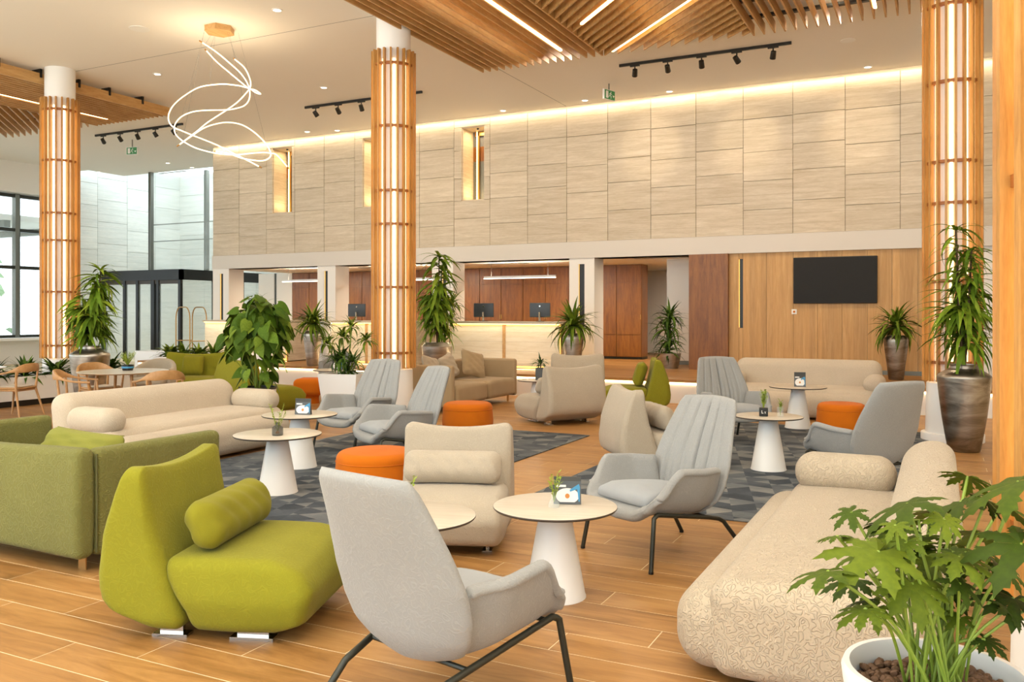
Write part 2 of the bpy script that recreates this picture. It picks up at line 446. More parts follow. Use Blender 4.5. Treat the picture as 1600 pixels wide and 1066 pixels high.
ce = struct(MB().box(-25.15, 9.6, -7, 18.75, CEIL, CEIL+.15).box(-24.6, 9.6, 18.75, 20.1, CEIL, CEIL+.15).box(-18.1, 9.6, 20.1, 24.5, CEIL, CEIL+.15).build('ceiling', 'whitewall', smooth=False))
box('joint', 'pipeg', -7.456, -7.448, 9, WY, CEIL-.002, CEIL+.001, ce); box('joint', 'pipeg', -24, -7.4, 10.94, 10.948, CEIL-.002, CEIL+.001, ce)
struct(box('wall_right', 'whitewall', 9.5, 9.65, -7, 24.5, 0, CEIL))
# --- stone wall with niches
wb = thing('wall_back', None, None); wb['kind'] = 'structure'
PITCH = .9635; X0 = -18.02
NICHE = {2: (-15.88, -15.23), 5: (-12.95, -12.33), 8: (-10.1, -9.50)}
ZT = 6.12; ZB = 3.15
mb = MB(); xs = X0
for k in sorted(NICHE):
    a, b = NICHE[k]; mb.box(xs, a, WY, WY+.5, ZB-.36, CEIL); mb.box(a, b, WY, WY+.5, ZB-.36, 4.22); mb.box(a, b, WY, WY+.5, 5.95, CEIL); xs = b
mb.box(xs, 9.5, WY, WY+.5, ZB-.36, CEIL)
mb.build('core', 'stone', wb, smooth=False)
JA = [ZT, 5.48, 4.81, 4.23, 3.65, ZB]; JB = [ZT, 5.49, 4.91, 4.40, 3.80, ZB]
def panel(x0, x1, z0, z1):
    g = .004; d = .028+random.random()*.008
    mb = MB(); y = WY
    mb.loft([[(x0+g, y, z0+g), (x1-g, y, z0+g), (x1-g, y, z1-g), (x0+g, y, z1-g)],
             [(x0+g, y-d+.004, z0+g), (x1-g, y-d+.004, z0+g), (x1-g, y-d+.004, z1-g), (x0+g, y-d+.004, z1-g)],
             [(x0+g+.004, y-d, z0+g+.004), (x1-g-.004, y-d, z0+g+.004), (x1-g-.004, y-d, z1-g-.004), (x0+g+.004, y-d, z1-g-.004)]])
    mb.build('stone_panel', 'stone', wb, smooth=False)
for k in range(28):
    xa, xb = X0+k*PITCH, X0+(k+1)*PITCH; J = JA if k % 2 else JB
    if k == 0: J = [ZT, 5.51, 4.93, 4.43, 3.76, ZB]
    if k in NICHE:
        a, b = NICHE[k]
        for z1, z0 in ((5.95, 5.4), (5.4, 4.75), (4.75, 4.22)):
            panel(xa, a, z0, z1); panel(b, xb, z0, z1)
        panel(xa, xb, 5.95, ZT); panel(xa, xb, 3.80, 4.22); panel(xa, xb, ZB, 3.80)
    else:
        for i in range(5): panel(xa, xb, J[i+1], J[i])
for n, k in enumerate(sorted(NICHE)):
    a, b = NICHE[k]; wn = thing('window_%d' % (n+1), None, None, ((a+b)/2, WY, 4.22)); wn['kind'] = 'structure'; h = (b-a)/2
    mb = MB(); mb.box(-h, -h+.02, .0, .5, 0, 1.73).box(h-.02, h, 0, .5, 0, 1.73).box(-h, h, 0, .5, 0, .02).box(-h, h, 0, .5, 1.71, 1.73)
    mb.build('reveal', 'stone', wn, smooth=False)
    MB().box(-h+.16, -h+.175, .40, .43, .03, 1.7).box(h-.035, h-.02, .03, .05, .03, 1.7).box(-h+.03, h-.03, .41, .43, .025, .04).build('light_strip', 'ledw', wn, smooth=False)
    MB().box(-h+.18, -h+.21, .43, .49, .02, 1.7).box(h-.06, h-.02, .43, .49, .02, 1.7).box(-h+.1, h-.02, .43, .49, 1.6, 1.7).build('window_frame', 'brass', wn, smooth=False)
    MB().box(-h, h, .50, .52, 0, 1.0).build('lower_backing', 'greyframe', wn, smooth=False); box('upper_backing', 'walnut', -h, h, .50, .52, 1.0, 1.35, wn); box('top_backing', 'pipeg', -h, h, .5, .52, 1.35, 1.73, wn)
    box('inner_post', 'walnut', h-.14, h-.04, .47, .5, .02, 1.0, wn)
    area_light('niche_lamp', ((a+b)/2, WY+.22, 4.22+1.68), .28, 7, (1, .74, .42)); area_light('niche_lamp', ((a+b)/2, WY+.22, 4.25), .28, 7, (1, .74, .42), (PI, 0, 0))
    MB().lathe([(.03, 0), (.03, .03), (.012, .04)], 12, c=(.05, .12, 1.67)).build('niche_spot', 'black', wn)
# beam
struct(box('trim_2', 'beam', X0, 9.5, WY-.06, WY+.62, 2.79, ZB))
# pilasters
def pilaster(n, x0, x1, s0, s1, y1=18.18):
    t = thing('trim_%d' % n, None, None, (x0, 17.62, PZ)); t['kind'] = 'structure'
    H = 2.79-PZ; a, b = s0-x0, s1-x0; W_ = x1-x0; D = y1-17.62; zl, zh = 1.28-PZ, 2.66-PZ
    MB().box(0, a, 0, D, 0, H).box(b, W_, 0, D, 0, H).box(a, b, 0, D, 0, zl).box(a, b, 0, D, zh, H).box(a, b, .05, D, zl, zh).build('shaft', 'whitewall', t, smooth=False)
    box('slot_backing', 'black', a+.004, b-.004, .04, .05, zl, zh, t)
    MB().box(a, a+.004, .026, .039, zl, zh).box(b-.004, b, .026, .039, zl, zh).build('light_strip', 'ledy', t, smooth=False)
    return t
pilaster(3, -18.02, -17.43, -17.76, -17.64); pilaster(4, -14.38, -13.80, -14.16, -14.05); pilaster(5, -10.92, -10.34, -10.64, -10.53); pilaster(6, -7.36, -6.77, -7.14, -7.0)
# rooms behind the arcade
struct(box('ceiling', 'whitewall', X0, 9.5, WY+.62, 24.4, 2.80, 2.9))
struct(box('wall_back', 'whitewall', -18.0, 9.5, 24.3, 24.45, 0, CEIL))
struct(box('wall_back', 'whitewall', -5.55, -4.66, 19.0, 19.15, PZ, 2.80))
struct(box('baseboard_back', 'greyframe', -5.55, -4.66, 18.985, 19.0, PZ, PZ+.09))
struct(box('wall_back', 'whitewall', -4.66, .6, WY+.05, WY+.35, PZ, 2.80))
struct(box('wall_back', 'whitewall', .6, 9.5, WY+.05, WY+.35, PZ, 2.80))
struct(box('wall_left', 'whitewall', -18.42, -17.81, 20.62, 20.8, 0, 2.80))
struct(box('wall_left', 'whitewall', -19.15, -18.52, 20.62, 20.8, 0, 2.80))
gl = struct(box('window_4', 'glass', -18.52, -18.42, 20.66, 20.68, 0, 2.80)); box('window_frame', 'greyframe', -18.52, -18.49, 20.63, 20.72, 0, 2.8, gl); box('window_frame', 'greyframe', -18.45, -18.42, 20.63, 20.72, 0, 2.8, gl)
bp = struct(box('trim_7', 'walnut', -4.66, -3.86, WY-.1, WY+.05, PZ, 2.79)); box('plinth', 'black', -4.66, -3.86, WY-.085, WY+.05, PZ, PZ+.06, bp); bp.data.transform(Matrix.Identity(4))
# oak wall of vertical boards with a lit slot
ow = thing('wall_right', None, None); ow['kind'] = 'structure'
bx = [-3.86, -3.66, -3.58, -3.12, -2.6, -2.15, -1.7, -1.25, -.82, -.38, .06, .6]
for i in range(len(bx)-1):
    x0, x1 = bx[i]+.0025, bx[i+1]-.0025
    if i == 1:
        box('board', 'oakwall', x0, x1, WY, WY+.05, PZ, 1.28, ow); box('board', 'oakwall', x0, x1, WY, WY+.05, 2.68, 2.79, ow)
        box('slot_backing', 'black', x0, x1, WY+.04, WY+.05, 1.28, 2.68, ow); box('light_strip', 'ledy', x0-.001, x0+.006, WY+.012, WY+.04, 1.29, 2.67, ow)
    else: box('board', 'oakwall', x0, x1, WY+random.random()*.003, WY+.05, PZ, 2.79, ow)
box('plinth', 'greyframe', -3.86, .6, WY-.008, WY, PZ, PZ+.08, ow)

# far service corner: pale counter with a white pass-through panel
sc_ = thing('service_counter', 'pale counter with dark worktop behind the green-leaved pot, right of the walnut cabinets', 'counter', (-6.35, 22.9, PZ))
box('body', 'whitewall', -.5, 1.6, 0, .6, .09, .86, sc_); box('worktop', 'black', -.52, 1.62, -.02, .62, .86, .92, sc_); box('plinth', 'greyframe', -.5, 1.6, .04, .6, 0, .09, sc_)
wp = thing('wall_board', 'framed white board on the pale wall right of the walnut cabinets', 'board', (-6.3, 24.28, 1.95)); box('panel', 'white', -.5, .9, -.03, 0, 0, .48, wp); MB().box(-.52, .92, -.035, 0, .48, .52).box(-.52, .92, -.035, 0, -.04, 0).build('frame', 'greyframe', wp, smooth=False)

# walnut cabinet wall
H_CAB = 2.795-PZ
cw = thing('walnut_cabinet', 'long wall of walnut cabinet doors behind the reception desks', 'cabinet', (-17.8, 20.62, PZ))
W_ = 17.8-6.67; H = 2.795-PZ
box('body', 'walnut', 0, W_, .02, .5, .06, H, cw); box('plinth', 'black', 0, W_, .05, .5, 0, .06, cw)
nd = 17; dw = W_/nd
for i in range(nd):
    x0, x1 = i*dw+.010, (i+1)*dw-.010
    box('upper_panel', 'walnut', x0, x1, 0, .02, 1.93, H-.02, cw)
    d = box('door', 'walnut', x0, x1, -.004, .02, .62, 1.915, cw); box('handle', 'brass', (x0 if i % 2 else x1-.02)+0, (x0+.02 if i % 2 else x1), -.02, -.004, 1.0, 1.12, d)
    box('lower_door', 'walnut', x0, x1, -.004, .02, .07, .605, cw)
# --- entrance: stone side walls, glass, revolving door
def stone_run(name, p0, p1, z0, z1, m, npan, rows):
    t = thing(name, None, None); t['kind'] = 'structure'
    p0 = Vector(p0); p1 = Vector(p1); d = (p1-p0); L = d.length; d.normalize(); nrm = Vector((d.y, -d.x))
    T = Matrix.Translation((p0.x, p0.y, 0)) @ Matrix.Rotation(math.atan2(d.y, d.x), 4, 'Z')
    MB().box(0, L, .03, .25, z0, z1, T).build('core', m, t, smooth=False)
    for i in range(npan):
        off = (i % 2)*.22
        zs = [z0]+[z0+off+(z1-z0)*(j+.0)/rows for j in range(1 if off == 0 else 0, rows)]+[z1]
        for a, b in zip(zs[:-1], zs[1:]):
            if b-a > .05: MB().box(i*L/npan+.005, (i+1)*L/npan-.005, 0-random.random()*.006, .03, a+.005, b-.005, T).build('stone_panel', m, t, smooth=False)
    return t
stone_run('wall_left', (-25.5, 18.6), (-25.5, 23.35), 0, CEIL+.5, 'stoneg', 4, 9)
stone_run('wall_back', (-25.5, 23.3), (-18.0, 23.3), 0, CEIL+.5, 'stoneg', 6, 9)
# vestibule
vb = thing('revolving_door', 'dark framed glass entrance vestibule with revolving door at far left', 'door', (-21.28, 19.5, 0))
DX = -3.6; DY = 3.7
MB().box(DX, .05, -.05, .06, 2.62, 2.95).box(-.06, .05, -.05, DY, 2.62, 2.95).build('canopy', 'black', vb, smooth=False)
MB().box(DX, .0, .0, .04, 2.5, 2.62).build('header', 'darkedge', vb, smooth=False)
for x in (-.06, -1.02, -1.22, -1.95, -2.55, -3.55): box('post', 'black', x-.05 if x != -1.22 else x-.1, x+.05, -.03, .07, 0, 2.62, vb)
for y in (1.3, 2.6): box('post', 'black', -.05, .04, y, y+.08, 0, 2.62, vb)
for a, b in ((-3.5, -2.6), (-2.5, -2.0), (-1.9, -1.32), (-.97, -.11)): box('glass_pane', 'glass', a, b, .01, .025, .06, 2.5, vb)
for a, b in ((.07, 1.3), (1.38, 2.6)): box('glass_pane', 'glass', -.01, .005, a, b, .06, 2.6, vb)
for x, y in ((-21.9, 19.56), ):
    pass
# tall mullions above the vestibule and glass rails
cwall = thing('window_5', None, None); cwall['kind'] = 'structure'
for px, y in ((233.5, 19.9), (320.5, 20.4)):
    X = at(px, 300, 6)[0]; d = ray(px, 400); X = d.x*y/d.y
    box('mullion', 'darkleg', X-.05, X, y, y+.12, 2.95, CEIL, cwall); box('mullion_face', 'greyframe', X+.0, X+.06, y, y+.12, 2.95, CEIL, cwall)
xa = ray(233.5, 400).x*19.9/ray(233.5, 400).y; xb = -18.1
for z in (3.9, 4.45): box('glass_rail', 'greyframe', xa, xb, 20.05, 20.07, z, z+.03, cwall)
box('glass_pane', 'glass', xa, xb, 20.02, 20.035, 2.95, CEIL, cwall)
# left facade
fc = thing('window_6', None, None); fc['kind'] = 'structure'
FX = -25.5
struct(box('wall_left', 'whitewall', FX-.3, FX+.36, -7, 18.6, 5.25, CEIL)); struct(box('wall_left', 'white', FX-.3, FX, 11.5, 18.6, 0, .82))
for y in (-4, -1, 2, 5, 8, 11.5, 13.3, 15.1, 17.0, 18.55): box('mullion', 'greyframe', FX-.12, FX+.06, y-.13, y+.0, .0 if y < 11.5 else .82, 5.25, fc); box('mullion_edge', 'darkleg', FX-.06, FX+.0, y, y+.06, 0 if y < 11.5 else .82, 5.25, fc)
for z in (.82, 2.95, 4.1, 5.15): MB().box(FX-.1, FX+.04, 11.5, 18.5, z-.02, z+.08).build('transom', 'darkleg', fc, smooth=False)
for z in (2.95,): box('transom', 'greyframe', FX-.1, FX+.04, -6, 11.4, z-.02, z+.08, fc)
for y0, y1 in ((11.5, 13.17), (13.36, 14.97), (15.16, 16.87), (17.06, 18.42)): box('glass_pane', 'glass', FX-.05, FX-.035, y0, y1, .9, 5.15, fc)
# ledge with small things by the window
struct(box('trim_8', 'white', FX, FX+.6, 11.5, 18.5, .74, .82))
# outside
struct(box('ground', 'pave', -60, -25.8, -10, 45, -.2, -.1))
canopy = thing('entrance_canopy', 'pale outdoor canopy beams seen through the left windows', 'canopy', (-30, 15, 4.3))
for k in range(5): box('beam', 'greyframe', -3.5, 3.5, -5+k*2.4, -4.8+k*2.4, 0, .22, canopy)
box('roof', 'whitewall', -3.6, 3.6, -5.2, 5, .22, .4, canopy)
for k in range(2): box('post', 'darkleg', -3.0+k*3.2, -2.8+k*3.2, 2, 2.2, -4.4, 0, canopy)
for i, (x, y, s_) in enumerate(((-42, 24, 2.6), (-45, 16, 3.0), (-41, 33, 2.4))):
    t = thing('tree', ['pale outdoor tree left of the near window post', 'pale outdoor tree at the left frame edge', 'pale outdoor tree behind the entrance'][i], 'tree', (x, y, -.1), group='outdoor trees')
    mb = MB()
    for q in range(90):
        c = Vector((random.gauss(0, .45), random.gauss(0, .45), random.gauss(0, .5)))*s_+Vector((0, 0, s_*1.3)); r_ = .25*s_*random.uniform(.5, 1)
        T = Matrix.Translation(c) @ Matrix.Rotation(random.random()*6, 4, Vector((random.random(), random.random(), 1)).normalized()) @ Matrix.Diagonal((r_, r_*.8, r_*.3, 1))
        mb.add([T @ Vector(p) for p in ((1, 0, 0), (0, 1, 0), (-1, 0, 0), (0, -1, 0), (0, 0, 1), (0, 0, -1))], [(0, 1, 4), (1, 2, 4), (2, 3, 4), (3, 0, 4), (1, 0, 5), (2, 1, 5), (3, 2, 5), (0, 3, 5)])
    mb.build('foliage', 'treegreen', t, smooth=False); MB().tube([(0, 0, 0), (0, .1, s_)], .12).build('trunk', 'trunk', t)

# ================================================================== COLUMNS
def column(x, y, label, slat_rot=0):
    t = thing('slatted_column', label, 'column', (x, y, 0), slat_rot, 'round lobby columns')
    MB().lathe([(.36, 0), (.36, .09), (.355, .1), (.31, .105), (.295, .72), (.27, .74)], 48).build('base', 'white', t)
    MB().lathe([(.262, .74), (.262, 5.4), (.265, CEIL-.001)], 48).build('core', 'white', t)
    s0 = None
    for i in range(20):
        a = 2*PI*i/20
        if s0 is None: s0 = MB().box(.29, .345, -.014, .014, .745, 5.6).build('slat', 'slatv', t, smooth=False); s0.rotation_euler.z = a
        else: link('slat', s0.data, t, rot=(0, 0, a))
    s1 = None
    for i in range(0, 20, 2):
        a = 2*PI*(i+.5)/20
        if s1 is None: s1 = MB().box(.264, .276, -.017, .017, .76, 5.45).build('light_strip', 'ledc', t, smooth=False); s1.rotation_euler.z = a
        else: link('light_strip', s1.data, t, rot=(0, 0, a))
    r0 = None
    for z in (.98, 1.98, 2.94, 3.45, 4.43, 5.38):
        if r0 is None: r0 = MB().lathe([(.285, -.018), (.318, -.018), (.318, .018), (.285, .018), (.285, -.018)], 40).build('ring', 'ring', t); r0.location.z = z
        else: link('ring', r0.data, t, loc=(0, 0, z))
    return t
column(-14.88, 10.74, 'wood-slatted glowing column at far left beside the low planters', .1)
column(-7.57, 11.09, 'wood-slatted glowing column in the middle of the lounge', .16)
column(.13, 12.07, 'wood-slatted glowing column behind the tall bronze vase', .1)
column(.485, 2.97, 'nearest wood-slatted column cut by the right edge of the picture', .24)

# ================================================================== CEILING RAFTS
SZ0, SZ1 = 5.9, 6.03; YE = 13.6
def raft_slat(par, p0, p1, z0=SZ0, z1=SZ1, th=.024):
    d = Vector((p1[0]-p0[0], p1[1]-p0[1], 0)); L = d.length
    if L < .12: return
    T = Matrix.Translation((p0[0], p0[1], 0)) @ Matrix.Rotation(math.atan2(d.y, d.x), 4, 'Z')
    MB().box(0, L, -th/2, th/2, z0, z1, T).build('slat', 'slat', par, smooth=False)
def diag(par, xa, xb, ya, yb, step=.2275):
    c = xa+ya+.1
    while c < xb+yb:
        # x+y=c
        pa = (c-ya, ya) if c-ya <= xb else (xb, c-xb)
        pb = (c-yb, yb) if c-yb >= xa else (xa, c-xa)
        raft_slat(par, pb, pa); c += step
def strip(par, p0, p1, z=SZ0+.0):
    d = Vector((p1[0]-p0[0], p1[1]-p0[1], 0)); T = Matrix.Translation((p0[0], p0[1], 0)) @ Matrix.Rotation(math.atan2(d.y, d.x), 4, 'Z')
    MB().box(0, d.length, -.02, .02, z, z+.03, T).build('light_strip', 'led', par, smooth=False)
ra = thing('slatted_ceiling_raft', 'large raft of oak slats hanging under the ceiling at the top centre', 'ceiling raft')
for i in range(17): raft_slat(ra, (-7.35+i*.1419, 9.2), (-7.35+i*.1419, YE))
diag(ra, -5.06, -2.62, 9.2, YE)
for i in range(16): raft_slat(ra, (-2.6+i*.157, 9.2), (-2.6+i*.157, YE+.07), SZ0, SZ1+.04)
for y in (10.2, 11.8, 12.55, 13.3): box('carrier', 'black', -2.66, .0, y, y+.09, SZ1+.04, SZ1+.08, ra)
for y in (9.8, 11.4, 13.0): box('carrier', 'black', -7.4, -2.62, y, y+.04, SZ1+.0, SZ1+.03, ra)
for x in (-7.2, -5.2, -2.7, -.3):
    for y in (9.8, 13.0): box('hanger', 'black', x-.01, x+.01, y, y+.02, SZ1, CEIL, ra)
strip(ra, (-5.6, 9.3), (-5.6, 13.05)); strip(ra, (-4.85, 13.46), (-1.9-.9, 11.41)); strip(ra, (-4.81, 11.99), (-3.2, 10.38)); strip(ra, (-.83, 9.3), (-.83, 13.2))
rb = thing('slatted_ceiling_raft', 'raft of oak slats with black brackets around the far left column', 'ceiling raft')
box('fascia', 'slat', -15.21, -15.17, 9.0, 13.57, 5.9, 6.1, rb)
for i in range(1, 17):
    x = -15.18-i*.14; 
    if abs(x+14.88) < .3: raft_slat(rb, (x, 9.0), (x, 10.35)); raft_slat(rb, (x, 11.15), (x, 13.55))
    else: raft_slat(rb, (x, 9.0), (x, 13.52))
diag(rb, -20.6, -17.45, 9.0, 13.5)
for i, y in enumerate((9.74, 10.55, 11.36, 12.05, 12.86)): MB().box(-15.17, -15.15, y-.02, y+.02, 6.02, 6.14).box(-15.4, -15.15, y-.02, y+.02, 6.12, CEIL).build('bracket', 'black', rb, smooth=False)
strip(rb, (-16.62, 9.0), (-16.62, 13.15))
for y in (9.6, 12.8): box('carrier', 'black', -20.5, -15.2, y, y+.04, 6.03, 6.06, rb)

# ================================================================== CEILING FITTINGS
def track(x0, x1, y, label, lit):
    t = thing('track_light', label, 'track light', ((x0+x1)/2, y, CEIL), group='ceiling tracks with five spots'); h = (x1-x0)/2
    box('rail', 'black', -h, h, -.02, .02, -.05, -.0, t)
    for k in range(5):
        x = -h+.3+k*(2*h-.6)/4; tl = random.uniform(.5, .95); az = random.choice((-.5, .4, .1))
        s_ = MB().box(x-.09, x+.09, -.018, .018, -.075, -.05).tube([(x, 0, -.07), (x, 0, -.15)], .012, 8)
        T = Matrix.Translation((x, .0, -.19)) @ Matrix.Rotation(az, 4, 'Z') @ Matrix.Rotation(tl, 4, 'X')
        s_.lathe([(.0, .07), (.045, .065), (.052, -.06), (.046, -.07)], 16, T)
        o = s_.build('spot_head', 'black', t); MB().lathe([(.0, -.066), (.042, -.066)], 12, T).build('lens', 'lamp', o, recalc=False)
track(-5.32, -2.26, 15.13, 'black ceiling track by the stone wall, below the right half of the oak raft', 1)
track(-12.67, -9.60, 15.10, 'black ceiling track passing behind the middle column', 1)
track(-19.53, -16.42, 15.09, 'black ceiling track between the left column and the looping lamp', 1)
dl = [((433, 16), 'nearest small downlight, above and right of the looping lamp'), ((246, 116), 'small downlight between the left raft and the looping lamp'),
      ((914, 157), 'small downlight left of the hanging sign by the stone wall'), ((1046, 143), 'small downlight right of the hanging sign'), ((1356, 105), 'small downlight close to the right column'),
      ((506, 137), 'small downlight between the looping lamp and the middle column'), ((480, 206), 'small downlight above the leftmost wall niche'), ((527, 204), 'small downlight just left of the middle column near the wall'),
      ((786, 173), 'small downlight right of the tall wall niche'), ((154, 269), 'small downlight above the far glass wall'), ((262, 255), 'small downlight over the revolving door'), ((300, 262), 'small downlight near the far ceiling corner')]
d0 = None
for (px, py), lab in dl:
    p = at(px, py, CEIL-.004)
    if d0 is None:
        d0 = thing('downlight', lab, 'downlight', (p[0], p[1], CEIL), group='recessed downlights')
        a_ = MB().lathe([(.085, 0), (.085, -.008), (.06, -.01), (.06, -.003)], 20).build('trim_ring', 'white', d0); b_ = MB().lathe([(.0, -.005), (.058, -.005)], 16).build('lens', 'dl', d0, recalc=False)
    else:
        c = thing('downlight', lab, 'downlight', (p[0], p[1], CEIL), group='recessed downlights'); link('trim_ring', a_.data, c); link('lens', b_.data, c)
for (px, py), lab, ss in (((218, 45), 'round flush ceiling speaker left of the looping lamp', .16), ((270, 269), 'long slot vent in the ceiling over the entrance', .0), ((1325, 63), 'round flush ceiling speaker near the right column', .12)):
    p = at(px, py, CEIL)
    if ss: t = thing('ceiling_speaker', lab, 'speaker', (p[0], p[1], CEIL)); MB().lathe([(ss, 0), (ss, -.006), (0, -.008)], 28).build('grille', 'white', t)
    else: t = thing('ceiling_vent', lab, 'vent', (p[0], p[1], CEIL)); box('slot', 'greyframe', -.6, .6, -.06, .06, -.01, 0, t)
for X, Y, lab, nm in ((-9.6, 18.9, 'slot vent in the recess ceiling over the middle desk', 'a'), (-13.4, 18.9, 'slot vent in the recess ceiling over the left desk', 'b'), (-5.5, 18.4, 'slot vent in the recess ceiling above the corridor plant', 'c')):
    t = thing('ceiling_vent', lab, 'vent', (X, Y, 2.8)); box('slot', 'greyframe', -.6, .6, -.07, .07, -.012, 0, t)

def sign(loc, rz, lab, left):
    t = thing('exit_sign', lab, 'exit sign', loc, rz)
    box('body', 'white', -.17, .17, -.02, .02, -.2, 0, t); box('bracket', 'greyframe', -.01, .01, -.01, .01, 0, CEIL-loc[2], t)
    f = box('face', 'greenlight', -.155, .155, -.024, -.02, -.19, -.01, t)
    s_ = -1 if left else 1
    mb = MB().box(-.12, -.05, -.027, -.024, -.17, -.03)            # doorway
    mb.lathe([(.0, 0), (.014, 0)], 10, Matrix.Translation((.03, -.027, -.045)) @ Matrix.Rotation(R(90), 4, 'X'))
    for a, b in (((.02, -.06), (.0, -.105)), ((.0, -.105), (.035, -.13)), ((.035, -.13), (.03, -.17)), ((.0, -.105), (-.035, -.14)), ((.02, -.07), (-.02, -.085)), ((.02, -.065), (.055, -.09))):
        mb.tube([(a[0], -.027, a[1]), (b[0], -.027, b[1])], .006, 6)
    mb.add([(.08, -.027, -.10), (.14, -.027, -.10), (.11, -.027, -.15)], [(0, 1, 2)])
    mb.build('pictogram', 'cardwhite', f, smooth=False)
sign((-19.2, 15.95, 5.98), R(12), 'green exit sign with running figure under the ceiling, left of the looping lamp', 1)
sign((-5.95, 16.3, 6.05), R(70), 'exit sign seen nearly edge-on above the stone wall', 0)

# looping lamp
Z0 = 13.9
lp = at(343, 43, CEIL); 
lt = thing('loop_pendant_lamp', 'glowing pendant of looping light tubes under a hexagonal wooden ceiling plate', 'pendant lamp', (lp[0], lp[1], CEIL))
def catmull(P, n=6):
    out = []
    for i in range(len(P)-1):
        p0 = P[max(i-1, 0)]; p1 = P[i]; p2 = P[i+1]; p3 = P[min(i+2, len(P)-1)]
        for k in range(n):
            t = k/n; out.append(.5*((2*p1)+(p2-p0)*t+(2*p0-5*p1+4*p2-p3)*t*t+(3*p1-p0-3*p2+p3)*t**3))
    out.append(P[-1]); return out
S = [[(310, 190), (400, 250), (490, 325), (560, 390), (600, 450), (616, 500), (612, 555), (585, 592), (540, 610), (470, 622), (340, 625), (250, 635), (180, 665), (140, 710), (133, 750), (150, 790), (200, 830), (280, 870), (400, 900), (520, 910), (620, 901), (700, 895), (750, 900), (790, 912), (855, 985)],
     [(340, 245), (400, 310), (470, 370), (560, 445), (612, 486), (650, 495), (686, 520), (655, 512), (618, 488), (560, 470), (500, 461), (430, 457), (300, 475), (200, 530), (130, 590), (97, 650), (100, 700), (130, 735), (180, 756), (250, 785), (400, 845), (520, 905), (600, 945), (675, 985)],
     [(520, 298), (580, 350), (612, 410), (622, 460), (605, 500), (540, 570), (470, 622), (350, 700), (270, 765), (165, 845)],
     [(165, 845), (250, 785), (330, 735), (420, 708), (490, 703), (570, 720), (650, 770), (720, 840), (750, 900), (740, 930), (700, 948), (640, 945), (560, 930), (480, 900), (400, 888)]]
for q, s_ in enumerate(S):
    P = []
    for i, (a, b) in enumerate(s_):
        px, py = 240+a/4.1, 20+b/4.1; dep = Z0+.42*math.sin(i*.55+q*1.7)
        P.append(Vector((0, 0, EYE))+ray(px, py)*dep-Vector((lp[0], lp[1], CEIL)))
    P = catmull(P, 7)
    MB().tube(P, .0095, 8).build('light_tube', 'looplight', lt)
    for e, d in ((P[0], P[0]-P[2]), (P[-1], P[-1]-P[-3])): MB().tube([e, e+d.normalized()*.05], .012, 8).build('end_cap', 'brass', lt)
    for i in (2, len(P)//2): MB().tube([P[i], Vector((P[i].x*.4, P[i].y*.4, -.05))], .0012, 4).build('suspension_wire', 'pipeg', lt)
area_light('loop_lamp_glow', (lp[0], lp[1], 5.3), 1.2, 15, (1, .80, .52), (PI, 0, 0))
MB().lathe([(.235, 0), (.235, -.09), (0, -.09)], 6).build('ceiling_plate', 'slat', lt, smooth=False)
#@@OBJECTS
# ================================================================== RUGS
def rug(x0, x1, y0, y1, lab):
    o = MB().rbox((x1-x0, y1-y0, .012), .004, nd=(2, 2, 1)).build('rug', 'rug'); o.location = ((x0+x1)/2, (y0+y1)/2, .0065); tag(o, lab, 'rug')
rug(-6.95, -4.06, 4.75, 10.4, 'grey faceted rug under the round tables on the left, by the orange pouf')
rug(-3.2, -.13, 6.65, 12.6, 'grey faceted rug under the round tables on the right')
RZ = .0125

